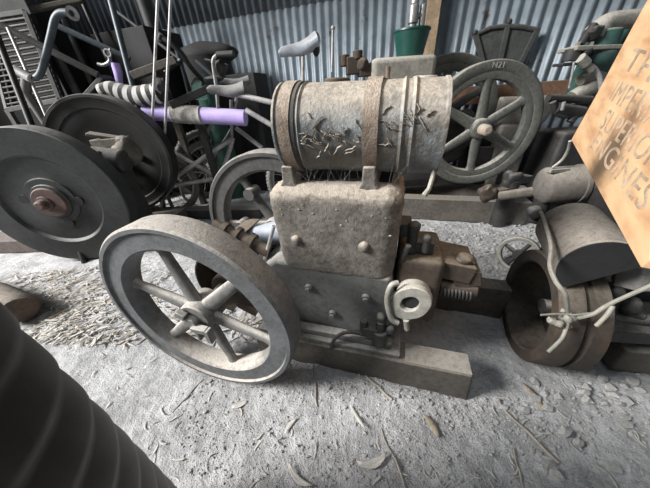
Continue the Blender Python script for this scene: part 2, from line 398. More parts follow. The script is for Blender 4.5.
b = MB(FE); b.lathe(V((0, DC.y, DC.z)), X, pr, 96)
for v in b.bm.verts:
    if .26 < v.co.x < .6:
        d = V((0, v.co.y - DC.y, v.co.z - DC.z)); n = noise.noise(v.co * 9) * .003 + noise.noise(v.co * 25) * .0015
        if d.length > .05: v.co += d.normalized() * n
drum = b.build('fuel_drum', m_drum, t, angle=35)
def band(x0, x1, r, a0, a1, m, name, th=.003):
    b = MB(FE); n = 60; R = []
    for k in range(n + 1):
        a = a0 + (a1 - a0) * k / n; d = V((0, math.cos(a), math.sin(a)))
        w = noise.noise(V((k * .3, x0 * 9, 0))) * .0015
        R.append([b.bm.verts.new(V((0, DC.y, DC.z)) + d * rr + X * xx) for rr, xx in ((r, x0 + w), (r + th, x0 + w), (r + th, x1 + w), (r, x1 + w))])
    for A, B in zip(R, R[1:]):
        for j in range(4): b.bm.faces.new((A[j], A[(j + 1) % 4], B[(j + 1) % 4], B[j]))
    b.bm.faces.new(R[0]); b.bm.faces.new(R[-1][::-1])
    return b.build(name, m, drum, angle=50)
band(DX(.203), DX(.236), DR + .0015, 0, 2 * PI - .01, m_strap, 'strap'); band(.440, .472, DR + .003, 0, 2 * PI - .01, m_strap, 'strap')
MB(FE).lathe((0, DC.y, DC.z), X, [(DR, DX(.240)), (DR + .003, DX(.240)), (DR + .003, DX(.248)), (DR, DX(.248))], 64, True).build('dark_seam', m_dark, drum)
b = MB(FE)                                   # curled flakes of old skin on the drum front
def flake(a, x, L, w, ang):
    d = V((0, math.cos(a), math.sin(a))); tt = V((0, -math.sin(a), math.cos(a))); base = V((x, DC.y, DC.z)) + d * (DR + .001)
    f = X * math.cos(ang) + tt * math.sin(ang); s = X * -math.sin(ang) + tt * math.cos(ang); rows = []
    for i in range(6):
        q = i / 5; p = base + f * (L * (q - .5)) + s * (noise.noise(V((x * 50 + q * 3, a, 0))) * .006)
        ww = w * (1 - (2 * q - 1) ** 2 * .8)
        rows.append([b.bm.verts.new(p - s * ww), b.bm.verts.new(p + d * .0035), b.bm.verts.new(p + s * ww + d * (.0045 * (1 - abs(2 * q - 1))))])
    for A, B in zip(rows, rows[1:]):
        for j in range(2): b.bm.faces.new((A[j], A[j + 1], B[j + 1], B[j]))
for k in range(54):
    x = rnd.uniform(.31, .435) if k < 36 else rnd.uniform(.48, .57)
    flake(PI + .9 * (x - .37) * (1 if x < .45 else -2) + rnd.gauss(.05, .16), x, rnd.uniform(.012, .034), rnd.uniform(.0006, .0016), rnd.choice((.7, .8, -.9, .2, 1.2)) + rnd.gauss(0, .2))
o = b.build('paint_flakes', m_flake, drum, kind='stuff'); s = o.modifiers.new('t', 'SOLIDIFY'); s.thickness = .0012
b = MB(FE); b.cyl((.48, .305, .865), (.48, .305, .897), .005); b.cyl((.48, .305, .868), (.48, .305, .876), .009); b.build('breather_pin', m_strap, drum)
b = MB(FE); b.cyl((.365, .32, .866), (.365, .32, .881), .032, .028); b.build('filler_cap', m_brown, drum, bevel=.004)
b = MB(FE); b.cyl((.56, .33, .866), (.56, .33, .879), .03, .026); b.build('drum_bung', m_cream, drum, bevel=.004)
b = MB(FE); b.tube([(.600, .25, .70), (.597, .235, .68), (.592, .22, .66), (.584, .215, .645)], [.004, .005, .005, .007], 8); b.build('drain_tail', m_cream, drum)
for o_ in [drum] + list(drum.children):
    for v in o_.data.vertices:
        k = v.co.x - .417; v.co.y += k * .07; v.co.z -= k * .035
# crankcase
b = MB(FE)
XZ = Matrix.Rotation(PI / 2, 4, 'X')         # prism plane xz, extruded towards -y
b.prism([(.53, .40), (.17, .42), (.07, .34), (.05, .2), (.09, .135), (.56, .135), (.56, .25)], Matrix.Translation((0, .43, 0)) @ XZ, .225)
case = b.build('crankcase', m_case, t, bevel=.014)
b = MB(FE); b.box((.33, .31, .128), (.50, .31, .02)); b.box((.35, .185, .15), (.40, .03, .03)); b.build('base_flange', m_case, t, bevel=.006)
for px, py in ((309, 287), (333, 313), (366, 297), (300, 327)):
    c = ey(px, py, .205); b = MB(FE); b.cyl(c, c - Yv * .012, .013, n=20); b.bolt(c - Yv * .012, -Yv, .008, .007); b.build('bolt', m_case, case)
for x0, (ya, yb), x1 in ((.06, (.147, .227), .80), (.37, (.53, .60), 1.0)):
    b = MB(FE); b.prism([(x0, 0), (x1, 0), (x1 - .012, .117), (x0, .117)] if ya < .3 else [(x0, 0), (x1, 0), (x1, .15), (x0, .15)], Matrix.Translation((0, yb, 0)) @ XZ, yb - ya)
    for v in b.bm.verts: v.co.z -= .012 if v.co.z < .01 else 0
    b.build('skid', m_wood, t, bevel=.006)
b = MB(FE); b.box((.69, .186, .1185), (.19, .07, .006)); b.build('fresh_cut_patch', mat('pale_cut_timber', (.27, .25, .22), .9, 0, .5, bump=.4), t)
# cylinder head, exhaust flange, valve gear
b = MB(FE); rounded_box(b, 0, (.125, .19, .235), .02)
for v in b.bm.verts: v.co += V((.605, .325, .335))
head = b.build('cylinder_head', m_brown, t, angle=60)
fc = V((.583, .165, .352)); ax = V((-.18, -1, .12)).normalized()
FR = Matrix.Translation(fc) @ ax.to_track_quat('Z', 'Y').to_matrix().to_4x4()
out = []; 
for k in range(40):
    a = 2 * PI * k / 40; r = .047 + .016 * abs(math.cos(a - .9)) ** 3; out.append((r * math.cos(a), r * math.sin(a)))
b = MB(FE)
R0 = [[b.bm.verts.new(FR @ V((x * k, y * k, z))) for x, y in out] for k, z in ((1, -.018), (1, 0), (.44, 0), (.40, -.03))]
for A, B in zip(R0, R0[1:]):
    for k in range(40): b.bm.faces.new((A[k], A[(k + 1) % 40], B[(k + 1) % 40], B[k]))
b.bm.faces.new(R0[-1])
b.cyl(fc - ax * .018, V((.60, .26, .34)), .042, .05)
fl = b.build('exhaust_flange', m_cream, t, bevel=.003)
b = MB(FE); b.cyl(fc - ax * .011, fc - ax * .016, .0205, n=28); b.build('port', m_void, fl)  # black disc stands in for the dark inside the exhaust hole
b = MB(FE); b.tube([ey(398, 283, .19), ey(391, 286, .18), ey(387, 300, .17), ey(391, 318, .16), ey(398, 323, .16)], .008, 10, smooth_pts=5); b.build('exhaust_elbow', m_cream, t)
b = MB(FE); b.cyl(ey(406, 320, .16), ey(407, 329, .16), .008); b.build('drain_tap', m_cream, t)
b = MB(FE)
b.cyl((.575, .27, .44), (.575, .27, .53), .014); b.ball((.575, .27, .535), .018, 2, jit=.2); b.box((.60, .29, .465), (.07, .05, .05)); b.cyl((.61, .25, .47), (.61, .25, .51), .009); b.ball((.61, .25, .512), .013)
b.tube([(.55, .25, .42), (.555, .235, .46), (.565, .23, .50)], .009); b.box((.555, .3, .52), (.03, .06, .04)); b.build('valve_gear', m_dark, t, bevel=.004)
b = MB(FE); b.box((.70, .31, .41), (.09, .12, .055), Matrix.Rotation(.15, 4, 'Y')); b.box((.735, .30, .385), (.07, .09, .05), Matrix.Rotation(-.3, 4, 'Y')); b.cyl((.67, .28, .34), (.77, .28, .345), .03)
b.ball((.72, .28, .44), .022, 2, (1.3, 1, .8), .4); b.build('ignition_bracket', m_brown, t, bevel=.007)
b = MB(FE); pts = [V((.68 + .075 * k / 80, .262 + .018 * math.cos(k * .62), .335 + .018 * math.sin(k * .62))) for k in range(81)]; b.tube(pts, .0032, 6); b.build('coil_spring', m_dark, t)
b = MB(FE); c = ey(380, 332, .165)
b.cyl(c + V((0, 0, -.05)), c + V((0, 0, .01)), .024); b.cyl(c + V((0, 0, .01)), c + V((0, 0, .05)), .014); b.ball(c + V((0, 0, .062)), .017, 2, jit=.15); b.box(c + V((-.03, 0, .0)), (.05, .03, .035)); b.cyl(c + V((-.05, 0, .0)), c + V((-.05, 0, .04)), .012); b.ball(c + V((.03, 0, .02)), .016)
b.cyl(c + V((.0, 0, -.02)), V((c.x, .24, c.z - .02)), .018)
b.build('carburettor', m_dark, t, bevel=.004)
b = MB(FE); b.tube([ey(331, 349, .15), ey(334, 340, .15), ey(341, 334, .15), ey(352, 332, .15), ey(366, 335, .155), ey(384, 339, .165)], .006, 10, smooth_pts=5); b.build('fuel_pipe', m_dark, t)
# linkage behind the front wheel and the pale blue pipe
a1, a2 = ey(214, 224, .26), ey(258, 246, .26); dd = (a2 - a1)
b = MB(FE)
for k, r in ((0, .02), (.18, .02), (.2, .03), (.3, .03), (.32, .018), (.48, .018), (.5, .034), (.58, .034), (.6, .024), (.78, .026), (.8, .038), (.9, .038), (.92, .022), (1, .022)):
    pass
L_ = [(0, .018), (.18, .018), (.2, .028), (.3, .028), (.32, .018), (.48, .018), (.5, .032), (.58, .032), (.6, .022), (.78, .024), (.8, .034), (.9, .034), (.92, .022), (1.25, .022)]
b.tube([a1 + dd * k for k, r in L_], [r for k, r in L_], 18); b.build('governor_shaft', m_brown, t)
b = MB(FE); b.cyl(ey(246, 241, .36), ey(300, 225, .36), .042, n=28); b.build('leaning_blue_pipe', m_paleblue, t, bevel=.004, label='pale blue pipe')  # loose leaning pipe, only parented to the engine
b = MB(FE); b.cyl(ey(274, 226, .25), ey(264, 262, .25), .006); b.build('control_rod', m_steel, t)
b = MB(FE); b.box((-.02, .3, .18), (.16, .05, .04), Matrix.Rotation(.5, 4, 'Y')); b.tube([(-.03, .2, .25), (.0, .2, .2), (.06, .2, .17)], .02); b.build('push_rod', m_brown, t)

b = MB(FE); R_ = []
for k in range(25):
    a = math.radians(85 + 175 * k / 24); d = V((math.cos(a), 0, math.sin(a)))
    R_.append([b.bm.verts.new(V((0, yy, .315)) + d * rr) for rr, yy in ((.128, .17), (.133, .17), (.133, .42), (.128, .42))])
for A, B in zip(R_, R_[1:]):
    for j in range(4): b.bm.faces.new((A[j], A[(j + 1) % 4], B[(j + 1) % 4], B[j]))
b.bm.faces.new(R_[0]); b.bm.faces.new(R_[-1][::-1]); b.build('crank_guard', m_brown, t)
b = MB(FE); b.lathe((0, .235, .328), Yv, [(0, 0), (.085, 0), (.09, .005), (.09, .03), (.085, .035), (0, .035)], 40); b.build('crank_web', m_brown, t)
# cobwebs between drum and hopper
b = MB(FE)
for k in range(34):
    p = V((rnd.uniform(.25, .50), rnd.uniform(.2, .27), rnd.uniform(.648, .662))); q = V((p.x + rnd.gauss(0, .035), rnd.uniform(.225, .26), rnd.uniform(.69, .72)))
    mid = (p + q) / 2 + V((0, -.01, -.012)); b.tube([p, mid, q], .00018, 4)
o = b.build('cobweb', m_web, loc=FE @ V((.4, .22, .66))); tag(o, 'fine tangle of cobweb strands between the drum and the grey hopper', 'cobweb', kind='stuff')

# ------------------------------------------------------------------ second engine, behind on the right
C2 = V((1.105, 1.772, .594)); n2 = V((math.cos(math.radians(-94.4)), math.sin(math.radians(-94.4)), 0)); a2_ = -n2; s2 = V((-a2_.y, a2_.x, 0)) * -1
t2 = thing('stationary_engine', 'engine at the back with a green black spoked flywheel and cream tank', 'engine', (C2.x, C2.y, 0), 0)
def flywheel2(c, lab):
    b = MB(); R = .38
    b.lathe(c, a2_, [(R - .004, 0), (R - .012, -.002), (R - .052, .002), (R - .058, .008), (R - .072, .006), (R - .098, .014), (R - .104, .03), (R - .104, .055), (R - .09, .07), (R - .004, .075), (R, .07), (R, .005)], 110, closed=True)
    f = b.build('flywheel', m_wheelgreen, t2)
    spokes(c, a2_, 6, .04, R - .098, .074, .054, .035, f, m_wheelgreen, math.radians(32), Matrix())
    b = MB(); b.lathe(c, a2_, [(0, -.02), (.05, -.02), (.062, -.01), (.065, .0), (.065, .09), (0, .09)], 40); b.build('hub', m_wheelgreen, f)
    return f
f2a = flywheel2(C2, 1); C2b = at(455, 52, 2.06); C2b.z -= .38; f2b = flywheel2(C2b, 2)
b = MB(); b.cyl(C2 - a2_ * .085, C2 + a2_ * .50, .030, n=24); b.lathe(C2 - a2_ * .085, a2_, [(0, -.01), (.02, -.01), (.032, 0), (.034, .03), (.03, .035), (.034, .04), (.034, .07)], 24); b.build('crankshaft', mat('tan_shaft_end', (.36, .29, .23), .8, 0, .6), t2)
def text_curve(txt, size, M, name, m, parent, ext=.002, font_scale=(1, 1)):
    cu = bpy.data.curves.new(name, 'FONT'); cu.body = txt; cu.size = size; cu.extrude = ext; cu.align_x = 'CENTER'; cu.align_y = 'CENTER'; cu.space_character = 1.1
    o = bpy.data.objects.new(name, cu); col.objects.link(o)
    dg = bpy.context.evaluated_depsgraph_get(); me = bpy.data.meshes.new_from_object(o.evaluated_get(dg)); bpy.data.objects.remove(o)
    me.transform(MW[parent.name].inverted() @ M @ Matrix.Diagonal((font_scale[0], font_scale[1], 1, 1)))
    o = bpy.data.objects.new(name, me); col.objects.link(o); me.materials.clear(); me.materials.append(m); o.parent = parent; MW[o.name] = MW[parent.name]; return o
ta = math.radians(88); tc_ = C2 + (s2 * math.cos(ta) + Z * math.sin(ta)) * .348 - a2_ * .001
ux = s2 * math.sin(ta) * 1.0 - Z * math.cos(ta) * 1.0; uz = -a2_; uy = uz.cross(ux)
text_curve('N21', .042, Matrix(((ux.x, uy.x, uz.x, tc_.x), (ux.y, uy.y, uz.y, tc_.y), (ux.z, uy.z, uz.z, tc_.z), (0, 0, 0, 1))), 'cast_lettering', m_cream, f2a)
# body, tank
c = at(398, 77, 1.95)
b = MB(); b.box((c.x, c.y, c.z), (.40, .26, .20)); b.build('water_tank', m_cream, t2, bevel=.03)
b = MB(); b.box((c.x + .1, c.y + .02, .42), (.55, .24, .5)); b.box((c.x + .15, 2.0, .22), (.9, .3, .12)); b.build('engine_block', m_dark, t2, bevel=.03)
b = MB(); b.cyl((.88, 2.0, .55), (1.15, 2.0, .60), .11); b.build('bearing_housing', m_dark, t2, bevel=.02)
b = MB(); q = at(354, 66, 1.9); b.box(q, (.10, .08, .09)); b.cyl(q + V((-.06, 0, .0)), q + V((-.06, 0, .06)), .03); b.cyl(q + V((.02, -.02, .03)), q + V((.02, -.02, .075)), .03); b.ball(q + V((.05, -.03, 0)), .04, 2, jit=.3); b.box(q + V((.09, 0, -.03)), (.12, .1, .06)); b.build('rusty_mixer', m_brown, t2, bevel=.006)
b = MB(); b.cyl(at(332, 72, 1.88), at(333, 29, 1.88), .008); b.ball(at(333, 28, 1.88), .013); b.build('control_rod', m_steel, t2)
# green funnel and lubricator on top of the tank
fz = c.z + .10; fx = at(412, 57, 1.9)
o = MB(); o.lathe((fx.x, 1.95, fz), Z, [(0, .0), (.080, .0), (.105, .125), (.111, .128), (.110, .137), (.098, .134), (.074, .012), (0, .012)], 48)
tag(o.build('bucket', m_bucket, loc=(fx.x, 1.95, fz)), 'green plastic bucket standing on the cream tank behind the drum', 'bucket')
tt = thing('grease_cup', 'dull chrome brass fitting standing up out of the green bucket', 'fitting', (fx.x, 1.95, fz + .012))
b = MB(); b.cyl((fx.x, 1.95, fz + .012), (fx.x, 1.95, fz + .17), .022); b.build('stem', m_chrome, tt, bevel=.003)
b = MB(); b.cyl((fx.x, 1.95, fz + .165), (fx.x, 1.95, fz + .25), .030, .028); b.cyl((fx.x + .055, 1.95, fz + .15), (fx.x + .055, 1.95, fz + .25), .018); b.cyl((fx.x, 1.95, fz + .20), (fx.x + .055, 1.95, fz + .20), .016); b.build('body', m_chrome, tt, bevel=.004)
b = MB(); b.cyl((fx.x, 1.95, fz + .25), (fx.x + .01, 1.95, fz + .36), .024, .018); b.build('cap', m_chrome, tt, bevel=.004)
# timbers under the second engine
def local_beam(name, p0, p1, y0, y1, z0, z1, m, lab, cat, F=FE, bevel=.006):
    b = MB(F); b.box(((p0 + p1) / 2, (y0 + y1) / 2, (z0 + z1) / 2), (p1 - p0, y1 - y0, z1 - z0)); c = F @ V(((p0 + p1) / 2, (y0 + y1) / 2, z0))
    return tag(b.build(name, m, bevel=bevel, loc=c), lab, cat)
local_beam('timber_beam', .30, 1.40, 1.455, 1.555, 0, .165, m_wood, 'thick grey timber lying below the green black flywheel', 'timber')
local_beam('timber_beam', .35, 1.5, 1.78, 1.88, 0, .15, m_wood, 'grey timber behind the thick front timber under the back engine', 'timber')

# ------------------------------------------------------------------ third engine, right foreground
t3 = thing('stationary_engine', 'dark brown engine at right under the leaning board, with an open pulley wheel', 'engine', (.85, .55, 0))
C3 = V((.68, .595, .19)); n3 = V((math.cos(math.radians(160.3)), math.sin(math.radians(160.3)), 0)); i3 = -n3; s3 = V((-i3.y, i3.x, 0))
b = MB(); R = .19
b.lathe(C3, i3, [(R - .004, 0), (R - .036, 0), (R - .042, .006), (R - .042, .05), (R - .044, .118), (.05, .122), (.045, .09), (.02, .085), (0, .085), ], 72)
b.lathe(C3, i3, [(R - .004, 0), (R, .005), (R, .060), (R - .012, .064), (R - .012, .078), (R - .004, .083), (R - .004, .12), (R - .02, .125), (0, .125)], 72)
bmesh.ops.remove_doubles(b.bm, verts=b.bm.verts[:], dist=1e-5)
pul = b.build('pulley_wheel', mat('dark_rust_pulley', (.035, .028, .022), .8, .1, .5, dcol=(.24, .205, .165), wall=.10, rust=.3, rcol=(.06, .035, .02), lo=.25, hi=1), t3)
b = MB(); b.cyl(C3 + i3 * .05, C3 + i3 * .62, .025); b.build('crankshaft', m_iron, t3)
# hood: half barrel with its end towards the viewer
hd = V((-.47, -.8827, 0)); hr = V((.8827, -.47, 0)); ca, sa = math.cos(math.radians(43)), math.sin(math.radians(43))
hx = hr * ca + Z * sa; hu = Z * ca - hr * sa; HE = dp(600, 270, .62)
Mh = Matrix(((hx.x, hu.x, hd.x, HE.x), (hx.y, hu.y, hd.y, HE.y), (hx.z, hu.z, hd.z, HE.z), (0, 0, 0, 1)))
HR = .086
prof = [(-HR, -.02)] + [(-HR * math.cos(PI * k / 20), HR * .95 * math.sin(PI * k / 20)) for k in range(21)] + [(HR, -.02)]
b = MB(); b.prism(prof, Mh @ Matrix.Translation((0, 0, -.26)), .26)
b.build('crankcase_hood', mat('speckled_grey_brown_hood', (.11, .097, .085), .85, 0, .8, dcol=(.36, .32, .275), wall=.10, rust=.25, rcol=(.05,.035,.025), bump=.5, lo=.2, hi=.95), t3, bevel=.008)
b = MB(); b.prism([(x * .985, y * .985) for x, y in prof], Mh, .004); b.build('hood_end_shade', m_void, t3, label='dark sheet shading the hood end')  # black sheet added to put shade on the hood's end face
HC3 = V((.87, .64, .385))
b = MB(); b.box(HC3 + V((.10, .04, -.24)), (.26, .22, .28), math.radians(-17)); b.build('crankcase', m_dark, t3, bevel=.02)
# tank / cylinder lying behind
ta_, tb_ = at(541, 186, .98), at(612, 182, .92)
b = MB(); d = (tb_ - ta_).normalized(); b.lathe(ta_, d, [(0, -.012), (.05, -.008), (.070, .004), (.075, .012), (.075, .115), (.079, .118), (.079, .13), (.075, .132), (.075, .34), (0, .34)], 44); b.build('cylinder', mat('dusty_brown_grey_tank', (.12, .11, .10), .8, 0, .75, dcol=(.32,.29,.25), wall=.2, rust=.2), t3)
b = MB(); b.box(ta_ + d * .2 + V((0, .01, -.16)), (.22, .1, .22), math.radians(-10)); b.cyl(ta_ + d * .03 + V((0, 0, -.05)), ta_ + d * .03 + V((0, .0, -.17)), .03); b.ball(ta_ + V((.0, -.02, -.11)), .03, jit=.4); b.build('cylinder_foot', m_dark, t3, bevel=.01)
b = MB(); b.cyl(at(500, 196, 1.12), at(546, 190, .99), .022); b.build('inlet_pipe', m_wood, t3)
b = MB(); b.tube([at(552, 168, .95), at(562, 160, .95), at(568, 150, .94), at(570, 141, .93)], .005, 8, smooth_pts=4); b.box(at(557, 170, .95), (.07, .03, .012)); b.build('tank_bracket', m_cream, t3)
b = MB(); b.tube([dp(541, 212, .84), dp(546, 226, .74), dp(551, 246, .66), dp(550, 266, .60), dp(556, 282, .575), dp(565, 294, .57), dp(568, 312, .60)], .005, 8, smooth_pts=6); b.build('copper_pipe', m_wire, t3, label='dull copper fuel line')
b = MB(); q = dp(566, 318, .635)
for k in range(9): b.ball(q + V((rnd.uniform(-.03, .03), rnd.uniform(-.01, .02), rnd.uniform(-.03, .02))), rnd.uniform(.005, .011), 2, jit=.4)
b.tube([dp(541, 315, .635), dp(556, 314, .635), dp(575, 315, .635), dp(592, 313, .62)], .0028, 8); b.tube([dp(568, 322, .635), dp(562, 338, .635), dp(548, 352, .635)], .0042, 8, smooth_pts=4)
b.build('spark_plug_gear', m_wire, t3)
b = MB()
b.box(at(632, 330, .45) + V((.1, .05, -.02)), (.34, .16, .05), math.radians(-10)); b.cyl(at(602, 320, .50), at(668, 322, .46), .022); b.cyl(at(612, 300, .52), at(640, 318, .48), .018); b.ball(at(612, 292, .5), .03, jit=.3); b.ball(at(628, 305, .5), .03, jit=.3)
b.cyl(at(606, 330, .5), at(606, 305, .5), .02); b.build('side_gear', m_dark, t3, bevel=.005)
b = MB(); b.cyl(at(636, 285, .48), at(640, 262, .50), .05, .045, n=6); b.build('brass_block', m_wheelhub, t3, bevel=.004)
b = MB(); b.box((1.18, .46, .06), (.50, .14, .10), math.radians(-12)); b.box((1.16, .72, .06), (.55, .10, .12), math.radians(-12)); b.build('skid', m_wood, t3, bevel=.008)
b = MB(); b.tube([dp(578, 318, 0.620), dp(593, 314, 0.602), dp(606, 306, 0.586), dp(625, 297, 0.564), dp(655, 284, 0.528)], .0045, 8, smooth_pts=5); b.tube([dp(596, 326, 0.598), dp(606, 316, 0.586), dp(613, 306, 0.578)], .0045, 8, smooth_pts=4); tag(b.build('electrical_cable', m_wire, loc=dp(606, 306, 0.586)), 'pale grey cable looped across the dark brown engine at right', 'cable')
# small pulley hoop behind
C5 = gr(512, 268, 0) + V((0, 0, .085))
tp = thing('belt_pulley', 'small pale rimmed pulley standing on the ground behind the open wheel', 'pulley', (C5.x, C5.y, 0))
nn = V((-.75, -.60, .28)).normalized()
b = MB(); b.lathe(C5, -nn, [(.088, 0), (.092, .004), (.092, .04), (.086, .042), (.074, .04), (.074, .004), (.08, 0)], 56, True); b.build('rim', m_cream, tp)
for k in range(4):
    a = k * PI / 2 + .4; u = nn.orthogonal().normalized(); w = nn.cross(u); d = u * math.cos(a) + w * math.sin(a)
    MB().cyl(C5 - nn * .02, C5 - nn * .02 + d * .078, .012, .009, n=10).build('spoke', m_dark, tp)
MB().cyl(C5, C5 - nn * .045, .024).build('hub', m_dark, tp)

# ------------------------------------------------------------------ the leaning board
LL = dp(571, 140, .88)
Bp = LL + (-(rt * .73 + up * .94 + fwd)) * .444
ub = (Bp - LL).normalized()
r_ = ray(649, -4); 
dT = 1.0
# top corner: on the ray, square to the lower edge
k_ = (LL - O).dot(ub) / r_.dot(ub); Tp = O + r_ * k_
vb = (Tp - LL); vb = (vb - ub * vb.dot(ub)); hB = vb.length; vb.normalize(); nb = ub.cross(vb)
if nb.dot(O - LL) < 0: nb = -nb
Lb = (Bp - LL).length
MBd = Matrix(((ub.x, vb.x, nb.x, LL.x), (ub.y, vb.y, nb.y, LL.y), (ub.z, vb.z, nb.z, LL.z), (0, 0, 0, 1)))
print('BOARD', LL, Bp, Tp, Lb, hB)
MW['board'] = MBd
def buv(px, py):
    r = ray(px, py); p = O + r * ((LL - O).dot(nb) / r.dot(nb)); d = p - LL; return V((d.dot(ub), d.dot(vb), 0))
DARK_PATCH = tuple(buv(607, 158))
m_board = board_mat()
m_woodbrown2 = mat('grey_pink_weathered_timber', (.10, .08, .072), .9, 0, .5, dcol=(.24, .21, .20), wall=.1, bump=.5)
m_litter = mat('grey_litter', (.25, .235, .21), .9, 0, .4, dcol=(.45,.43,.4), bump=.15, scale=50)
m_ink = mat('faded_grey_brown_ink', (.50, .37, .26), .85, 0, 0, bump=.3, vary=.4, scale=40)
BH = .62
b = MB(); b.prism([(0, 0), (Lb, 0), (Lb, BH), (.012, BH), (0, .30), (.006, .15)], Matrix.Translation((0, 0, -.014)), .014)
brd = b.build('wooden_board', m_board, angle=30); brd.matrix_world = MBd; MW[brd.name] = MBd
bv = brd.modifiers.new('b', 'BEVEL'); bv.width = .0025; bv.segments = 2
tag(brd, 'large tan printed board leaning over the engine at the right edge', 'board')
def row(txt, a, bb, top):                    # baseline start, baseline end, top of the first letter
    p = buv(*a); q = buv(*bb); tp_ = buv(*top)
    dirv = (q - p).normalized(); hgt = abs((tp_ - p).dot(V((-dirv.y, dirv.x, 0))))
    cu = bpy.data.curves.new('lettering', 'FONT'); cu.body = txt; cu.size = hgt / .70; cu.fill_mode = 'FRONT'; cu.bevel_depth = .0005; cu.bevel_resolution = 1; cu.space_character = 1.08
    o = bpy.data.objects.new('lettering', cu); col.objects.link(o)
    me = bpy.data.meshes.new_from_object(o.evaluated_get(bpy.context.evaluated_depsgraph_get())); bpy.data.objects.remove(o)
    xs_ = [v.co.x for v in me.vertices]; k = (q - p).length / (max(xs_) - min(xs_))
    M = Matrix(((dirv.x, -dirv.y, 0, p.x), (dirv.y, dirv.x, 0, p.y), (0, 0, 1, .0004), (0, 0, 0, 1))) @ Matrix.Diagonal((k, 1, 1, 1)) @ Matrix.Translation((-min(xs_), 0, 0))
    me.transform(M); o = bpy.data.objects.new('lettering', me); col.objects.link(o); me.materials.clear(); me.materials.append(m_ink); o.parent = brd; MW[o.name] = MBd
row('THE', (623, 69), (664, 90), (636, 47))
row('IMPERIAL', (609, 99), (662, 135), (619, 79))
row('SUPERIOR', (599, 127), (652, 171), (609, 108))
row('ENGINES', (590, 147), (641, 212), (599, 129))
# unseen box on the third engine for the board to lean on
b = MB(); b.box((1.03, .70, .50), (.14, .24, .30), math.radians(-12)); b.build('board_prop', m_dark, t3, bevel=.02)

# ------------------------------------------------------------------ fourth engine at left: two heavy discs
m_redbrown = mat('red_brown_hub', (.075, .042, .036), .6, .1, .5, dcol=(.26, .21, .19), wall=.12, rust=.3, rcol=(.05, .03, .025))
t4 = thing('stationary_engine', 'dark engine at left between two heavy solid disc flywheels', 'engine', (-1.53, 1.62, 0))
def disc(c, az, R, m, w, name, holes=True, inner=False):
    n = V((math.cos(math.radians(az)), math.sin(math.radians(az)), 0)); a = -n
    b = MB()
    if not inner:
        b.lathe(c, a, [(R - .006, 0), (R * .66, 0), (R * .645, .004), (R * .62, .016), (R * .36, .022), (R * .34, .018), (R * .335, .012), (R * .26, .010), (R * .25, .0), (R * .19, -.006), (0, -.006)], 110)
        b.lathe(c, a, [(R - .006, 0), (R, .006), (R, w - .006), (R - .006, w), (0, w)], 110)
    else:
        b.lathe(c, a, [(R - .004, 0), (R - .02, 0), (R - .026, .006), (R - .04, .012), (R * .80, .015), (R * .78, .022), (R * .60, .026), (R * .58, .03), (R * .25, .04), (R * .22, .02), (0, .02)], 110)
        b.lathe(c, a, [(R - .004, 0), (R, .006), (R, w - .006), (R - .006, w), (0, w)], 110)
    bmesh.ops.remove_doubles(b.bm, verts=b.bm.verts[:], dist=1e-5)
    f = b.build(name, m, t4, angle=30)
    s = V((-a.y, a.x, 0)) * -1
    if holes:
        for ang_ in (168, -4, -84):
            ang = math.radians(ang_); q = c + (s * math.cos(ang) + Z * math.sin(ang)) * R * .30 * 1.5 if inner else c + (s * math.cos(ang) + Z * math.sin(ang)) * R * .35
            MB().cyl(q + a * (.0 if inner else .010), q + a * .03, .026, n=20).build('hole', m_black, f)
    return f, a, s
C4 = V((-1.571, 1.391, .415))
f4, a4, s4 = disc(C4, -86, .40, m_e4, .10, 'flywheel')
b = MB(); b.lathe(C4 + s4 * -.02, a4, [(0, -.055), (.018, -.055), (.026, -.048), (.028, -.02), (.04, -.018), (.046, -.006), (.046, 0)], 32); b.build('shaft_end', m_redbrown, t4)
b = MB(); b.lathe(C4, a4, [(.03, -.012), (.082, -.012), (.088, -.006), (.088, 0)], 40); b.build('hub_plate', m_redbrown, t4)
C4b = V((-1.488, 1.87, .553))
f4b, a4b, s4b = disc(C4b, -85, .40, m_e4d, .11, 'flywheel', inner=True)
b = MB(); b.cyl(C4 + a4 * .05, C4b + a4b * .02, .04, n=20); b.build('crankshaft', m_iron, t4)
b = MB(); b.box((-1.47, 1.66, .40), (.36, .22, .50)); b.box((-1.47, 1.64, .13), (.30, .16, .055)); b.cyl((-1.40, 1.62, .60), (-1.20, 1.62, .57), .075, .07); b.build('crankcase', m_dark, t4, bevel=.02)
b = MB(); q = at(103, 136, 1.72); b.box(q, (.15, .07, .02), Matrix.Rotation(.3, 4, 'Y') @ Matrix.Rotation(.3, 4, 'Z')); b.box(q + V((.02, .02, -.04)), (.18, .12, .05)); b.ball(q + V((.10, .0, -.10)), .085, 3, jit=.35); b.ball(q + V((.12, -.02, -.04)), .04, jit=.3); b.build('top_cover', m_wood, t4, bevel=.006)
b = MB(); b.cyl((-1.55, 1.52, .52), (-1.55, 1.83, .55), .085, n=24); b.build('bearing_housing', m_dark, t4, bevel=.01)
def timber(name, a, bb, w, h, m, lab, cat='timber', grp=None):
    b = MB(); b.beam(a, bb, w, h); c = (V(a) + V(bb)) / 2
    return tag(b.build(name, m, bevel=.006, loc=c), lab, cat, grp)
timber('timber_beam', (-2.6, 1.68, .05), (-1.20, 1.62, .05), .18, .10, m_woodbrown2, 'grey timber lying under the front disc flywheel at left')
timber('timber_beam', (-2.3, 1.93, .06), (-1.15, 1.88, .06), .14, .12, m_wood, 'grey timber under the rear disc flywheel at left')
b = MB(); b.tube([(-2.05, 1.10, .075), (-1.72, .99, .075), (-1.47, .885, .075), (-1.45, .87, .075)], [.075, .075, .072, .06], 18); tag(b.build('log', mat('dark_brown_log', (.10, .07, .05), .9, 0, .4, wall=.05, bump=.6), loc=(-1.7, .98, 0)), 'short dark brown log lying at the left edge beside the ribbed pipe', 'log')

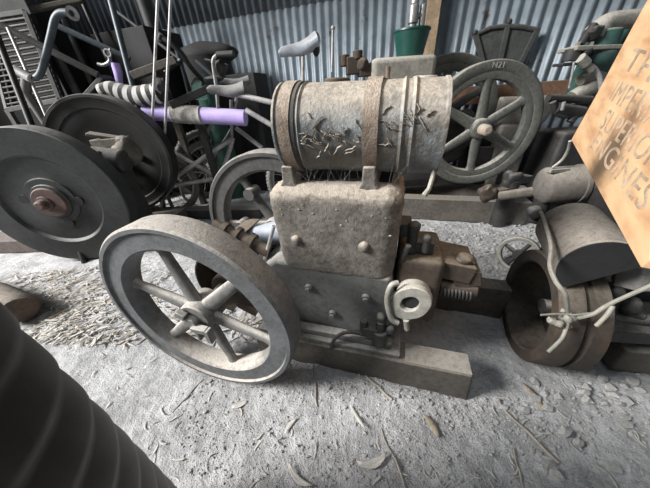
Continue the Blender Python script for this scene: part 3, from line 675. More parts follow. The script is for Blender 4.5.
# ------------------------------------------------------------------ black ribbed pipe at the lower left
S1, S2 = dp(-2, 298, .24), dp(180, 490, .52)
ax = (S2 - S1).normalized(); nrm = ray(0, 305).cross(ray(175, 488)).normalized()
if nrm.dot(-rt - up) < 0: nrm = -nrm
RP = .16
pA, pB = S1 + nrm * RP, S2 + nrm * RP
st = pA - ax * .10; L = (pB - pA).length
tl = (RP * math.sqrt(1 - ax.z ** 2) - .004 - pA.z) / ax.z
en = pA + ax * tl; tot = (en - st).length
b = MB(); prof = []; pitch = .066; n = int(tot / pitch * 8)
for i in range(n + 1):
    q = i / n * tot; ph = (q / pitch) % 1.0
    prof.append((RP - .005 + .005 * math.sin(ph / .92 * PI / 2) if ph < .92 else RP - .005 * (ph - .92) / .08, q))
b.lathe(st, ax, [(0, 0), (RP - .03, 0)] + prof + [(RP - .03, tot), (0, tot)], 96)
tag(b.build('ribbed_pipe', m_ribbed, angle=60, loc=st + ax * tot / 2), 'large black ribbed pipe close to the viewer at the lower left', 'pipe')

# ------------------------------------------------------------------ bicycles and junk at the back left
def tubes(t, name, m, lst, r):
    for pts in lst:
        MB().tube(pts, r, 10, smooth_pts=4 if len(pts) > 2 else 0).build(name, m, t)
def bike_wheel(t, c, ax, R, m=m_tyre, spk=24):
    ax = V(ax).normalized(); c = V(c)
    b = MB(); b.lathe(c - ax * .0, ax, [(R + .0 + .024 * math.cos(a), .024 * math.sin(a)) for a in [2 * PI * k / 10 for k in range(10)]], 72, True)
    u = Z - ax * ax.z; u.normalize(); w = ax.cross(u)
    for k in range(72):
        a = 2 * PI * k / 72; d = u * math.cos(a) + w * math.sin(a)
        b.box(c + d * (R + .023) + ax * (.008 if k % 2 else -.008), (.010, .010, .010), Matrix.Rotation(a, 4, ax))
    ty = b.build('wheel', m, t, angle=60)
    MB().lathe(c, ax, [(R - .016, -.013), (R - .03, -.012), (R - .034, 0), (R - .03, .012), (R - .016, .013)], 72, True).build('rim', m_chrome, ty)
    for k in range(spk):
        a = 2 * PI * k / spk; d = u * math.cos(a) + w * math.sin(a)
        MB().cyl(c + ax * (.02 if k % 2 else -.02), c + d * (R - .03), .0016, n=5).build('spoke', m_steel, ty)
    MB().cyl(c - ax * .035, c + ax * .035, .018, n=16).build('hub', m_steel, ty)
def saddle_mesh(p, d, L, W, H):
    p = V(p); d = V(d).normalized(); s = Z.cross(d).normalized(); u = d.cross(s); b = MB(); rings = []
    for i in range(13):
        q = i / 12; wd = W * (.16 + .84 * max(0, (q - .35) / .65) ** 1.1 if q > .35 else .16 + .02 * q) * (1 if q < .92 else math.sqrt(max(.05, 1 - ((q - .92) / .085) ** 2)))
        hh = H * (.55 + .5 * q) * (1 if 0 < i < 12 else .55); o = p + d * (L * (.5 - q)) + u * (.012 * math.cos(q * 5) + .02 * q)
        rings.append([b.bm.verts.new(o + s * (wd / 2 * math.cos(a)) + u * (hh / 2 * (math.sin(a) if math.sin(a) > 0 else math.sin(a) * .8))) for a in [2 * PI * k / 16 for k in range(16)]])
    for A, B in zip(rings, rings[1:]):
        for k in range(16): b.bm.faces.new((A[k], A[(k + 1) % 16], B[(k + 1) % 16], B[k]))
    b.bm.faces.new(rings[0][::-1]); b.bm.faces.new(rings[-1]); return b

# bicycle with pale frame, wheel showing between the discs and the spoked flywheel
wc = at(165, 188, 2.12); wc.z = .268
tb = thing('bicycle', 'old bicycle with knobbly tyre, pale frame and grey saddle behind the lilac pipe', 'bicycle', (wc.x, wc.y, 0))
bike_wheel(tb, wc, (.35, -.93, .05), .25)
tubes(tb, 'frame_tube', m_steel, [[at(177, 154, 2.26), at(222, 180, 2.26)], [at(233, 138, 2.30), at(222, 176, 2.26)], [at(236, 128, 2.30), at(262, 148, 2.26)], [wc + V((0, -.06, 0)), at(222, 178, 2.26)], [wc + V((0, -.06, 0)), at(233, 138, 2.30)]], .019)
tubes(tb, 'seat_post', m_chrome, [[at(232, 140, 2.30), at(231, 100, 2.30)]], .013)
saddle_mesh(at(228, 92, 2.05), (-.97, -.2, .04), .27, .18, .10).build('saddle', m_saddle, tb, sub=0)
wc2 = at(213, 176, 2.45); wc2.z = .29
bike_wheel(tb, wc2, (.6, -.8, 0), .25)
tubes(tb, 'handlebar', m_chrome, [[at(218, 108, 2.1), at(216, 85, 2.1), at(213, 63, 2.1), at(216, 56, 2.1), at(222, 54, 2.1)], [at(218, 108, 2.1), wc2 + V((0, 0, .25))]], .012)
MB().cyl(at(217, 55, 2.1), at(234, 54, 2.08), .02, n=16).build('handlebar_grip', m_black, tb, bevel=.003)
b = MB(); b.ball(at(220, 68, 2.15), .05, 2, (1, .8, .9), .4); b.ball(at(214, 79, 2.15), .045, 2, (1.5, 1, .5), .4); b.tube([at(205, 60, 2.2), at(216, 62, 2.2), at(228, 66, 2.18)], .01); b.build('brake_gear', m_dark, tb)
# second bicycle: black handlebar, hidden frame behind
wd = at(196, 120, 2.5); 
tc2 = thing('bicycle', 'black bicycle with swept handlebar and second grey saddle near the wall', 'bicycle', (wd.x, wd.y, 0))
w3 = V((wd.x, wd.y, .33)); bike_wheel(tc2, w3, (.75, -.66, 0), .30)
tubes(tc2, 'handlebar', m_black, [[at(160, 37, 2.2), at(170, 43, 2.2), at(182, 54, 2.22), at(190, 66, 2.26), at(202, 80, 2.35)]], .017)
MB().cyl(at(157, 35, 2.2), at(161, 38, 2.2), .026, n=16).build('bar_end', m_steel, tc2, bevel=.004)
tubes(tc2, 'frame_tube', m_blue, [[at(176, 48, 2.4), at(196, 110, 2.45)], [at(181, 60, 2.4), at(165, 72, 2.4)], [at(196, 60, 2.4), at(222, 84, 2.4)], [at(202, 80, 2.35), w3]], .016)
saddle_mesh(at(234, 83, 2.3), (-.9, -.3, .05), .26, .16, .07).build('saddle', m_saddle, tc2)
tubes(tc2, 'seat_post', m_chrome, [[at(238, 88, 2.3), at(232, 128, 2.35)], [at(232, 128, 2.35), w3]], .012)
# third bicycle: saddle sticking up behind the drum
wq = at(303, 100, 1.95)
td = thing('bicycle', 'bicycle hidden behind the drum with a raised shiny blue grey saddle', 'bicycle', (wq.x, wq.y, 0))
saddle_mesh(at(300, 50, 1.95), (-.95, -.12, -.20), .27, .17, .10).build('saddle', m_saddle2, td)
b = MB(); b.ball(at(316, 48, 1.97), .045, 3, (.55, 1.2, 1.0)); b.build('saddle_tail', m_black, td)
tubes(td, 'seat_post', m_chrome, [[at(303, 56, 1.95), at(303, 110, 1.95)]], .012)
wf = V((wq.x, wq.y, .30)); bike_wheel(td, wf + V((-.05, .0, 0)), (.3, -.95, 0), .27)
tubes(td, 'frame_tube', m_steel, [[at(303, 110, 1.95), at(236, 94, 2.05)], [at(290, 136, 1.95), at(246, 110, 2.0)], [at(303, 110, 1.95), wf]], .018)
# lilac pipe with a fibre wrap, held up on a trestle of pipe
tl_ = thing('pipe', 'lilac plastic pipe with a grey fibre wrap lying across the bicycles', 'pipe', at(200, 118, 2.12))
P1, P2 = at(146, 112, 2.14), at(246, 118, 2.10)
b = MB(); b.cyl(P1, P2, .056, n=36); b.build('tube', m_purple, tl_, bevel=.004)
d = (P2 - P1)
b = MB(); b.tube([P1 + d * (.27 + .29 * k / 24) for k in range(25)], [.061 + .006 * noise.noise(V((k * .9, 0, 0))) + (.004 if k % 2 else 0) for k in range(25)], 28); b.build('fibre_wrap', m_tape, tl_, angle=80)
# striped roll
pts = [at(100, 90, 2.12), at(112, 89, 2.12), at(125, 93, 2.11), at(138, 96, 2.1), at(150, 95, 2.1), at(160, 93, 2.1)]
pts, rr = spline([V(p) for p in pts], [.034, .048, .056, .062, .066, .06], 8)
b = MB(); b.tube(pts, rr, 20)
m_w = mat('white_wool', (.70, .70, .68), .95, 0, .3, bump=.8, scale=40, vary=.1); m_k = mat('charcoal_wool', (.05, .05, .055), .95, 0, .3, wall=.05, bump=.8, scale=40)
o = b.build('striped_bolster', m_w, loc=at(135, 95, 2.1), angle=80); o.data.materials.append(m_k)
for p in o.data.polygons:
    i = p.index // 20
    if (i // 3) % 2: p.material_index = 1
tag(o, 'black and white striped soft bolster lying above the rear disc flywheel', 'bolster')
b = MB()
for k in range(9): b.ball(at(158 + rnd.uniform(-9, 10), 92 + rnd.uniform(-6, 7), 2.1 + rnd.uniform(-.03, .03)), rnd.uniform(.03, .05), 2, jit=.5)
tag(b.build('rag', m_k, loc=at(158, 92, 2.1)), 'crumpled charcoal rag at the end of the striped bolster', 'rag')
# two thin rods
for (a, bb), lab in ((((158, -6), (152, 128)), 'pale thin steel rod leaning upright, left of the pair by the lilac pipe'), (((171, -6), (165, 131)), 'pale thin steel rod leaning upright, right of the pair by the lilac pipe')):
    p, q = at(*a, 2.04), at(*bb, 2.01); k = q.z / (p.z - q.z); e = q + (q - p) * k
    tag(MB().cyl(p + (p - q) * .3, V((e.x, e.y, .0)), .009, n=10).build('steel_rod', m_steel, loc=V((e.x, e.y, 0))), lab, 'rod')
# green cloth bag
b = MB(); b.ball(at(206, 96, 2.42), .115, 3, (.75, .6, 1.25), .35); q = at(206, 96, 2.42); b.tube([q, V((q.x, q.y + .1, .6)), V((q.x, q.y + .1, .0))], [.08, .09, .11], 14)
tag(b.build('sack', m_cloth, loc=V((q.x, q.y, 0))), 'dark green cloth sack between the black handlebar and the grey saddles', 'sack')
# black box and boards at the back
def cuboid(name, c, size, m, lab, cat, rot=None, bevel=.008, jit=0):
    b = MB(); b.box((0, 0, 0), size, rot)
    for v in b.bm.verts: v.co += V(c)
    return tag(b.build(name, m, bevel=bevel, loc=V((c[0], c[1], c[2] - size[2] / 2))), lab, cat)
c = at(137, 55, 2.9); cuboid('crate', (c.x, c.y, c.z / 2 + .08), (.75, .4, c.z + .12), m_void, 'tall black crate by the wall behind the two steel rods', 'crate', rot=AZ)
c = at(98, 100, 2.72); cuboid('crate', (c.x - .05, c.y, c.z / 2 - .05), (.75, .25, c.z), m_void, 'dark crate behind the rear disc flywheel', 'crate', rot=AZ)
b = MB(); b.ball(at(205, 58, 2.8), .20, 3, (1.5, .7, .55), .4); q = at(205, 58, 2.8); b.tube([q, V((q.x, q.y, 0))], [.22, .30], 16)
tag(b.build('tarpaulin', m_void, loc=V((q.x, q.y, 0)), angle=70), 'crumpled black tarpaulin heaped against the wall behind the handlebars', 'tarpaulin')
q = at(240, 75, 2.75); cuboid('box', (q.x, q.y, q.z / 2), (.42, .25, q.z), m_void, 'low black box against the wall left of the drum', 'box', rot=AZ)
# radiator grille
tg = thing('radiator_grille', 'grey slatted radiator grille leaning at the far left', 'grille', at(10, 100, 2.2) * 1)
RE = [at(25, 12, 2.35), at(60, 100, 2.15)]; LE = [at(-16, 18, 2.35), at(8, 110, 2.15)]
def seg(name, a, bb, w, h, m): MB().beam(a, bb, w, h).build(name, m, tg, bevel=.002)
seg('frame_rail', RE[0], RE[1], .026, .026, m_panel); seg('frame_rail', LE[0], LE[1], .026, .026, m_panel); seg('frame_rail', LE[0], RE[0], .026, .026, m_panel); seg('frame_rail', LE[1], RE[1], .03, .03, m_grille)
for k in range(1, 16): seg('slat', LE[0].lerp(LE[1], k / 16), RE[0].lerp(RE[1], k / 16), .022, .009, m_grille)
off = V((0, .03, 0)); b = MB(); vs = [b.bm.verts.new(p + off) for p in (LE[0], RE[0], RE[1], LE[1])] ; vs2 = [b.bm.verts.new(p + off * 2) for p in (LE[0], RE[0], RE[1], LE[1])]
b.bm.faces.new(vs); b.bm.faces.new(vs2[::-1])
for k in range(4): b.bm.faces.new((vs[k], vs[(k + 1) % 4], vs2[(k + 1) % 4], vs2[k]))
b.build('core', m_void, tg)
for e in (RE[1], LE[1]): MB().beam(e, V((e.x, e.y - .02, 0)), .03, .03).build('leg', m_grille, tg)
# tubes leaning in the left corner
def lean(name, pts, r, m, lab, cat, flare=None):
    b = MB(); b.tube(pts, r, 12, smooth_pts=5 if len(pts) > 2 else 0)
    return tag(b.build(name, m, loc=V(pts[-1])), lab, cat)
th = thing('handlebar', 'bent steel handlebar with flared end standing at the far left', 'handlebar', at(33, 78, 1.95))
MB().tube([at(71, 13, 1.95), at(61, 13, 1.95), at(55, 19, 1.95), at(51, 35, 1.95), at(46, 55, 1.95), at(41, 72, 1.95), at(35, 78, 1.95), at(27, 76, 1.95), at(16, 70, 1.95)], .018, 12, smooth_pts=5).build('tube', m_blue, th)
MB().lathe(at(70, 13, 1.95), at(76, 14, 1.93) - at(70, 13, 1.95), [(.016, 0), (.022, .012), (.034, .022), (.031, .024), (.015, .014)], 24, True).build('flare', m_steel, th)
MB().cyl(at(14, 69, 1.94), at(32, 79, 1.94), .026, n=16).build('grip', m_steel, th, bevel=.006)
q = at(27, 82, 1.95); MB().tube([at(27, 78, 1.95), at(26, 92, 1.95), V((q.x, q.y, .3)), V((q.x, q.y, 0))], .026, 14).build('stem', m_grille, th)
def g0(px, py, Y, y2=None): p = at(px, py, Y); return V((p.x, p.y if y2 is None else y2, 0))
def drop(a, bb):                              # straight on from a through bb down to the ground
    d = bb - a; k = a.z / (a.z - bb.z); return [a, a + d * k]
for pts, r, m, lab in (
    ([at(2, 26, 2.12), at(98, 75, 2.22)], .022, m_dark, 'dark iron pipe sloping across the radiator grille'),
    ([at(58, 26, 2.35), at(130, 59, 2.45)], .020, m_blue, 'blue grey pipe sloping down behind the bent handlebar'),
    (drop(at(108, -10, 2.40), at(128, 68, 2.30)), .020, m_blue, 'tall blue pole leaning behind the striped bolster'),
    (drop(at(52, 45, 2.45), at(80, 98, 2.32)), .026, m_panel, 'grey pole leaning just right of the radiator grille'),
    (drop(at(62, 16, 2.6), at(84, 66, 2.5)), .018, m_panel, 'thin grey pole behind the bent handlebar'),
    (drop(at(-6, 28, 1.9), at(28, 116, 1.72)), .016, m_black, 'thin black pole leaning at the left frame edge'),
    (drop(at(80, -4, 2.7), at(108, 60, 2.6)), .018, m_black, 'thin black pole leaning between the blue pole and the handlebar'),
    ([at(112, 8, 2.72), at(178, 58, 2.6)], .012, m_dark, 'dark rod slanting down behind the steel rods'),
    (drop(at(8, 28, 2.05), at(28, 74, 1.97)), .009, m_steel, 'pale thin rod in front of the radiator grille')):
    lean('pole', pts, r, m, lab, 'pole')
cuboid('dark_backing', (-2.75, 2.86, .78), (1.5, .3, 1.56), m_void, 'tall dark backing added at the far left behind the radiator grille', 'dark_backing', rot=AZ)  # box added as backing so the left background reads dark
q = at(135, -10, 2.75); lean('post', [at(136, -20, 2.8), V((q.x + .05, q.y, .4)), V((q.x + .05, q.y, 0))], .05, m_dark, 'dark wooden post in the far left part of the back wall', 'post')
timber('plank', at(14, 13, 2.45), at(82, 0, 2.6), .05, .03, m_wood, 'weathered plank across the top left corner above the grille', 'plank')
q = at(8, 4, 2.4); cuboid('sheet_metal', (q.x - .15, q.y, q.z + .05), (.5, .02, .3), m_panel, 'dull sheet of iron in the top left corner', 'sheet', rot=.2)
# child bike fork painted lilac and a chrome lamp bracket
tf = thing('bicycle_fork', 'short lilac bicycle fork with bright brake lever above the striped bolster', 'fork', at(118, 72, 2.32))
MB().tube([at(115, 63, 2.32), at(118, 72, 2.32), at(121, 92, 2.32)], [.03, .03, .018], 14).build('crown', m_purple, tf)
MB().tube([at(98, 64, 2.30), at(104, 65, 2.30), at(110, 61, 2.30), at(108, 53, 2.30), at(111, 50, 2.30)], .012, 10, smooth_pts=4).build('brake_lever', m_chrome, tf)
MB().lathe(at(108, 53, 2.29), (0, -1, 0), [(.018, 0), (.026, .0), (.026, .01), (.018, .01)], 20, True).build('clamp', m_chrome, tf)
p = at(121, 92, 2.32); MB().cyl(p, (p.x, p.y + .05, 0), .014).build('steerer', m_dark, tf)
# debris heap fillers along the back: small boards
for (px, py, Y, L, w, h, rz, ry, m, lab) in (
    (190, 97, 2.15, .30, .08, .05, .3, -.3, m_dark, 'dark offcut between the rag and the green sack'),
    (155, 68, 2.3, .34, .08, .05, .2, -.25, m_wood, 'dusty board end behind the two steel rods'),
    (94, 92, 2.30, .34, .14, .03, .1, -.55, m_panel, 'grey sheet piece propped on the rear disc flywheel')):
    q = at(px, py, Y); b = MB(); b.box((0, 0, 0), (L, w, h), Matrix.Rotation(rz, 4, 'Z') @ Matrix.Rotation(ry, 4, 'Y'))
    for v in b.bm.verts: v.co += q
    b.box((q.x, q.y + .05, q.z / 2 - .02), (.05, .05, q.z)); tag(b.build('offcut', m, bevel=.004, loc=V((q.x, q.y, 0))), lab, 'board')
# low dark timber along the ground behind the front wheel
timber('timber_beam', gr(120, 214, .04), gr(262, 212, .04), .10, .09, m_dark, 'dark low timber on the ground behind the front spoked wheel')
b = MB(); q = gr(205, 205, .0); b.lathe((q.x, q.y, .16), (.2, -.95, .15), [(.15, 0), (.16, 0), (.165, .03), (.155, .03)], 48, True); tag(b.build('hoop', m_cream, loc=(q.x, q.y, 0)), 'pale metal hoop standing on the ground left of the dusty spoked wheel', 'hoop')

# ------------------------------------------------------------------ back right
# wall post
p = FE.inverted() @ ey(0, 0, 1) if False else ey(430, 40, 2.33)
b = MB(FE); b.box((p.x - .005, 2.33, 1.35), (.10, .09, 2.7)); o = b.build('trim_3', m_post, bevel=.004); o['kind'] = 'structure'; o['label'] = 'brown timber wall post behind the green bucket'
# fan shaped panel leaning on the wall
tp5 = thing('fan_panel', 'dark grey fan shaped metal panel with three ribs leaning on the wall', 'panel', FE @ V((ey(505, 45, 2.32).x, 2.32, .75)), 0)
q5 = [ey(*k, 2.335) for k in ((475, 35), (490, 29), (507, 26), (537, 29), (519, 66), (500, 64), (483, 64))]
b = MB(FE); A = [b.bm.verts.new(k) for k in q5]; B = [b.bm.verts.new(k + V((0, .012, 0))) for k in q5]; b.bm.faces.new(A); b.bm.faces.new(B[::-1]); n = len(A)
for k in range(n): b.bm.faces.new((A[k], A[(k + 1) % n], B[(k + 1) % n], B[k]))
b.build('sheet', m_panel, tp5)
for a, c_ in (((475, 33), (484, 66)), ((508, 24), (499, 66)), ((538, 28), (517, 70))):
    MB(FE).beam(ey(*a, 2.33), ey(*c_, 2.33), .035, .03, upv=(0, -1, 0)).build('rib', m_panel, tp5, bevel=.004)
MB(FE).tube([ey(475, 35, 2.33), ey(490, 28, 2.33), ey(507, 26, 2.33), ey(522, 27, 2.33), ey(537, 30, 2.33)], .016, 10).build('rim_bar', m_panel, tp5)
for k in ((475, 33), (509, 22)): MB(FE).ball(ey(*k, 2.33), .022, 2).build('knob', m_dark, tp5)
# bench with a red brown rail
zt = ey(545, 82, 2.26).z
tbn = thing('bench', 'low bench with a red brown rail along the wall behind the flywheel', 'bench', FE @ V((1.5, 2.25, 0)))
b = MB(FE); b.box((1.45, 2.25, zt - .06), (1.1, .05, .13)); b.build('rail', m_woodbrown, tbn, bevel=.004)
b = MB(FE); b.box((1.45, 2.31, zt - .02), (1.1, .10, .03)); b.build('top', m_wood, tbn, bevel=.003)
for x0 in (.95, 1.95): b = MB(FE); b.box((x0, 2.25, (zt - .1) / 2), (.08, .08, zt - .1)); b.build('leg', m_dark, tbn)
# pale tank behind the wheel and dark junk
q = at(503, 112, 2.02); tk = MB(); tk.cyl((q.x - .05, q.y + .02, q.z), (q.x + .28, q.y - .03, q.z - .01), .10, n=32); tk.box((q.x + .1, q.y + .0, q.z / 2 - .04), (.25, .14, q.z - .08)); tag(tk.build('tank', mat('grey_dusty_tank', (.27, .26, .24), .8, 0, .8, wall=.3), bevel=.02, loc=(q.x, q.y, 0)), 'rounded pale grey tank seen through the spokes of the green black flywheel', 'tank')
# fifth engine: green machine behind the board
q = at(600, 60, 1.9); t5 = thing('stationary_engine', 'green engine with pale dusty castings in the back right corner above the board', 'engine', (q.x, q.y, 0))
Y5 = 1.85
b = MB(); c = at(628, 50, 2.0); b.box((c.x + .08, c.y - .02, c.z - .02), (.42, .2, .40)); b.build('green_body', m_green, t5, bevel=.03)
b = MB(); b.tube([at(592, 36, Y5), at(600, 28, Y5), at(612, 21, Y5), at(650, 18, Y5)], [.06, .055, .045, .045], 18, smooth_pts=4); b.build('exhaust_arm', m_cream, t5)
b = MB(); c = at(604, 36, Y5); b.cyl(c + V((0, 0, -.09)), c + V((0, 0, .03)), .085, .075, n=32); b.build('valve_chamber', m_green, t5, bevel=.012)
b = MB(); c = at(591, 49, Y5 - .03); b.box(c, (.30, .14, .022), Matrix.Rotation(.03, 4, 'Y')); b.build('flange_plate', m_cream, t5, bevel=.005)
for px in (577, 590, 602): c = at(px, 46, Y5 - .05); MB().bolt(c, Z, .014, .02).build('bolt', m_cream, t5)
b = MB(); c = at(598, 57, Y5 - .02); b.ball(c, .09, 3, (1.1, .9, .75)); b.build('bowl', m_green, t5)
b = MB(); c = at(573, 55, Y5 - .05); b.cyl(c + V((-.01, 0, -.03)), c + V((-.01, 0, .03)), .04); b.box(c + V((-.02, 0, -.045)), (.11, .08, .016)); b.ball(c + V((.05, -.02, .01)), .035, 2, jit=.3); b.cyl(c + V((.02, 0, .05)), c + V((.06, 0, .14)), .02); b.ball(c + V((.07, 0, .1)), .04, jit=.4); b.build('carburettor', m_dark, t5, bevel=.004)
b = MB(); b.cyl(at(580, 58, Y5 - .1), at(586, 64, Y5 - .1), .026); b.cyl(at(586, 64, Y5 - .1), at(592, 70, Y5 - .1), .018); b.build('brass_union', m_cream, t5)
b = MB(); b.tube([at(586, 64, Y5 - .1), at(594, 68, Y5 - .1), at(600, 78, Y5 - .1), at(601, 95, Y5 - .1)], .012, smooth_pts=4); b.tube([at(574, 62, Y5 - .1), at(572, 74, Y5 - .1), at(569, 88, Y5 - .1)], .006); b.build('oil_pipe', m_steel, t5)
b = MB(); b.tube([at(580, 80, Y5), at(590, 76, Y5), at(600, 78, Y5)], .035, 14, smooth_pts=3); b.tube([at(572, 98, Y5), at(585, 90, Y5), at(600, 84, Y5)], .045, 14, smooth_pts=3); b.build('manifold', m_cream, t5)
b = MB(); c = at(592, 75, Y5 + .08); b.box((c.x + .05, c.y, c.z), (.26, .16, .3)); b.build('cylinder_block', m_green, t5, bevel=.03)
b = MB(); c = at(590, 125, Y5 - .05); b.box((c.x + .15, c.y + .05, .28), (.75, .26, .52)); b.build('engine_base', m_dark, t5, bevel=.03)
b = MB(); b.cyl(at(548, 98, Y5 - .15), at(590, 100, Y5 - .15), .022); b.cyl(at(556, 108, Y5 - .2), at(582, 112, Y5 - .2), .03); b.ball(at(560, 100, Y5 - .12), .035, 2, jit=.4); b.tube([at(553, 102, Y5 - .2), at(556, 112, Y5 - .2), at(566, 116, Y5 - .2), at(580, 112, Y5 - .2)], .016, smooth_pts=4); b.cyl(at(570, 122, Y5 - .2), at(578, 112, Y5 - .2), .022); b.build('control_gear', m_dark, t5)
b = MB(); b.cyl(at(564, 102, Y5 - .25), at(562, 110, Y5 - .25), .009); b.build('bright_pin', m_steel, t5)
timber('timber_beam', (1.12, 2.14, .455), (1.56, 2.02, .455), .10, .05, m_dark, 'grey plank crossing behind the cylinder of the right engine')
cuboid('block', (1.36, 2.07, .215), (.30, .2, .43), m_dark, 'dark wooden block supporting the plank behind the right engine', 'block', rot=-.2)
for (px, py, Y, r, m, lab) in ((488, 193, 1.42, .05, m_brown, 'brown lump of iron on the timber below the flywheel'), (512, 180, 1.5, .06, m_dark, 'dark scrap casting behind the brown lump on the timber')):
    q = at(px, py, Y); z0 = .165 if m is m_brown else .0
    b = MB(); b.ball((q.x, q.y, max(q.z, z0 + r * .7)), r, 3, (1, .8, 1), .6); b.box((q.x + .06, q.y, max(q.z, z0 + r)), (.12, .05, .04), .3)
    if z0 == 0: b.cyl((q.x, q.y, 0), (q.x, q.y, q.z), .05)
    tag(b.build('scrap_iron', m, loc=(q.x, q.y, z0), angle=50), lab, 'scrap')

# ------------------------------------------------------------------ litter
def leaf_into(b, p, L, w, ang, curl, tilt=0):
    f = V((math.cos(ang), math.sin(ang), math.sin(tilt))); f.normalize(); s = Z.cross(f).normalized(); rows = []
    bend = rnd.uniform(-.5, .5) * L * .4; cup = rnd.uniform(.1, .5)
    for i in range(7):
        q = i / 6; ww = w * math.sin(PI * (q * .86 + .09)) ** .8; c = V(p) + f * (L * (q - .5)) + s * (bend * (q - .5) ** 2 * 4) + Z * (curl * L * (2 * q - 1) ** 2 + .0015)
        rows.append([b.bm.verts.new(c - s * ww + Z * ww * cup), b.bm.verts.new(c), b.bm.verts.new(c + s * ww + Z * ww * cup)])
    for A, B in zip(rows, rows[1:]):
        for j in range(2): b.bm.faces.new((A[j], A[j + 1], B[j + 1], B[j]))
def solid(o, t=.0007):
    s = o.modifiers.new('t', 'SOLIDIFY'); s.thickness = t; return o
def leaf(px, py, L, w, deg, m, lab, grp=None, curl=.05, z=0.002):
    p = gr(px, py); p.z = gz(p.x, p.y) + z; b = MB(); leaf_into(b, p, L, w, math.radians(deg), curl)
    return tag(solid(b.build('leaf', m, loc=p)), lab, 'leaf', grp)
leaf(432, 425, .062, .011, 108, m_leafbrown, 'curled tan leaf with a pale edge on the dust in the front centre', curl=.08)
leaf(535, 396, .085, .012, 92, m_leafbrown, 'long dull brown leaf on the dust below the open pulley wheel')
leaf(374, 465, .085, .010, 12, m_leaf, 'pale hooked leaf at the bottom centre edge', curl=.1)
leaf(357, 418, .08, .005, 118, m_leaf, 'narrow pale leaf on the dust left of the curled tan leaf')
leaf(240, 405, .05, .007, 20, m_leaf, 'pale folded leaf just below the front wheel')
leaf(290, 425, .05, .006, 50, m_leaf, 'short pale leaf below the right side of the front wheel')
leaf(298, 480, .08, .007, -35, m_leaf, 'broad pale leaf at the bottom edge left of centre')
for px, py, L, dg, r, lab in ((526, 430, .16, 112, .0045, 'straight grey stick lying below the open pulley wheel'), (395, 462, .16, 105, .003, 'thin dark stick at the bottom edge right of the hooked leaf'), (378, 388, .11, 130, .004, 'thin grey stick beside the front of the skid'), (315, 385, .14, 95, .003, 'thin twig on the ground below the skid near the front wheel'), (188, 395, .12, 60, .002, 'fine twig on the dust left below the front wheel'), (520, 470, .1, 70, .003, 'short twig near the bottom edge right of centre')):
    p = gr(px, py); a = math.radians(dg); d = V((math.cos(a), math.sin(a), 0)) * L / 2; pts = []
    for k in range(7):
        q = p + d * (k / 3 - 1) + V((-d.y, d.x, 0)) * .04 * math.sin(k * 1.7); q.z = gz(q.x, q.y) + r * .8; pts.append(q)
    tag(MB().tube(pts, r, 7).build('stick', m_stick, loc=p), lab, 'stick')
leafgrp = 'bleached leaves scattered over the dusty ground'
cnt = 0
while cnt < 110:
    px, py = rnd.uniform(60, 640), rnd.uniform(300, 486)
    p = gr(px, py)
    l = FE.inverted() @ p
    if -.33 < l.x < .85 and -.02 < l.y < .62: continue
    if px < 175 and py > 300 + px * 1.02: continue
    if px > 500 and py < 375: continue
    p.z = gz(p.x, p.y) + .001; b = MB(); leaf_into(b, p, rnd.uniform(.018, .045), rnd.uniform(.0012, .003), rnd.uniform(0, PI), rnd.uniform(0, .06)); cnt += 1
    tag(solid(b.build('leaf', m_leaf if rnd.random() < .8 else m_stone, loc=p)), 'small bleached leaf fragment scattered on the pale dusty ground', 'leaf', leafgrp)
grp = 'pale pebbles on the ground at front right'
cnt = 0
while cnt < 60:
    px, py = rnd.uniform(490, 650), rnd.uniform(378, 480)
    if py > 410 and rnd.random() < .6: continue
    p = gr(px, py); r = rnd.choice((.004, .005, .006, .008, .011, .014)); p.z = gz(p.x, p.y) + r * .3
    tag(MB().ball(p, r, 1, (1.2, 1, .8), .7).build('pebble', m_stone, loc=p, angle=30), 'pale lumpy pebble on the dusty ground at front right', 'pebble', grp); cnt += 1
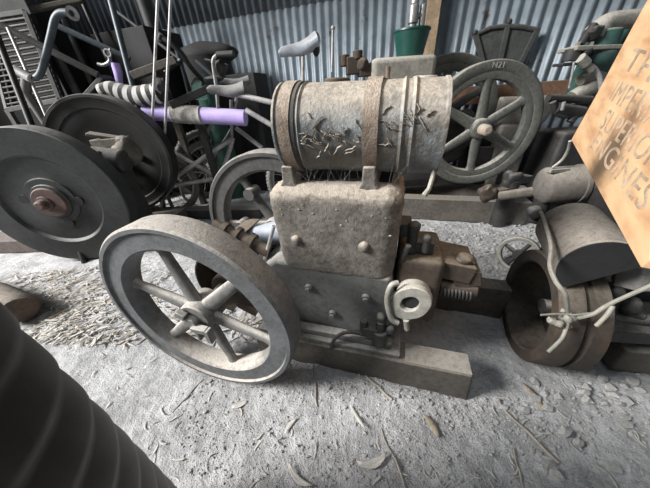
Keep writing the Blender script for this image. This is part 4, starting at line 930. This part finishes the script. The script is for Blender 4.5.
# what nobody could count
b = MB()
for k in range(1500):
    px, py = rnd.gauss(62, 34), rnd.uniform(252, 345)
    if rnd.random() < .25: px, py = rnd.uniform(100, 262), rnd.uniform(240, 345)
    p = gr(px, py); p.z = gz(p.x, p.y) + rnd.uniform(0, .012)
    if p.z < -1 or p.y > 1.3: continue
    leaf_into(b, p, rnd.uniform(.03, .085), rnd.uniform(.002, .0048), rnd.gauss(.5, .8), rnd.uniform(0, .06), rnd.uniform(-.1, .2))
lit = b.build('leaf_litter', m_leaf, loc=gr(62, 300)); lit.data.materials.append(m_litter); lit.data.materials.append(m_leafbrown)
for p in lit.data.polygons:
    h_ = (p.index // 12 * 7919) % 10
    p.material_index = 1 if h_ < 4 else (2 if h_ == 5 else 0)
tag(solid(lit), 'thick bed of bleached leaf litter between the front wheel and the left disc', 'leaf litter', kind='stuff')
b = MB()
for k in range(4200):
    t_ = rnd.random()
    if t_ < .35: px, py = rnd.uniform(420, 540), rnd.uniform(222, 285)
    elif t_ < .6:
        l = V((rnd.uniform(.1, 1.0), rnd.gauss(.10, .05), 0)); w_ = FE @ l; px = None
    else: px, py = rnd.uniform(180, 650), rnd.uniform(362, 488)
    p = gr(px, py) if px is not None else V((w_.x, w_.y, 0))
    r = abs(rnd.gauss(0, .0018)) + .0008
    if t_ < .35: r *= 2.2
    p.z = gz(p.x, p.y) + r * .3; b.ball(p, r, 1, (1.2, 1, .8), .8)
tag(b.build('gravel', m_stone, loc=gr(470, 300), angle=30), 'loose grit and clods of earth strewn around the skids', 'gravel', kind='stuff')
# ------------------------------------------------------------------ light
w = bpy.data.worlds.new('sky'); sc.world = w; w.use_nodes = True
bg = w.node_tree.nodes['Background']; bg.inputs[0].default_value = (.80, .89, 1.0, 1); bg.inputs[1].default_value = .05
sl = bpy.data.lights.new('daylight', 'AREA'); sl.shape = 'RECTANGLE'; sl.size = 2.4; sl.size_y = 2.4; sl.energy = 1380; sl.color = (1.0, .98, .96)
so = bpy.data.objects.new('daylight', sl); col.objects.link(so); so.location = (-6.6, -.45, 4.7)
so.rotation_euler = (V((.2, .8, .2)) - so.location).to_track_quat('-Z', 'Y').to_euler()
s2l = bpy.data.lights.new('overhead_fill', 'AREA'); s2l.shape = 'RECTANGLE'; s2l.size = 2.6; s2l.size_y = 1.0; s2l.energy = 18; s2l.color = (.86, .93, 1.0)  # added bluish fill lamp from above, brightens the right foreground
s2o = bpy.data.objects.new('overhead_fill', s2l); col.objects.link(s2o); s2o.location = (-.5, -.75, 3.2)
s2o.rotation_euler = (V((.3, .25, 0)) - s2o.location).to_track_quat('-Z', 'Y').to_euler()
vs = sc.view_settings; vs.view_transform = 'Standard'; vs.look = 'None'; vs.gamma = 1; vs.use_curve_mapping = False; vs.exposure = 0.0
try: sc.cycles.use_denoising = True
except Exception: pass
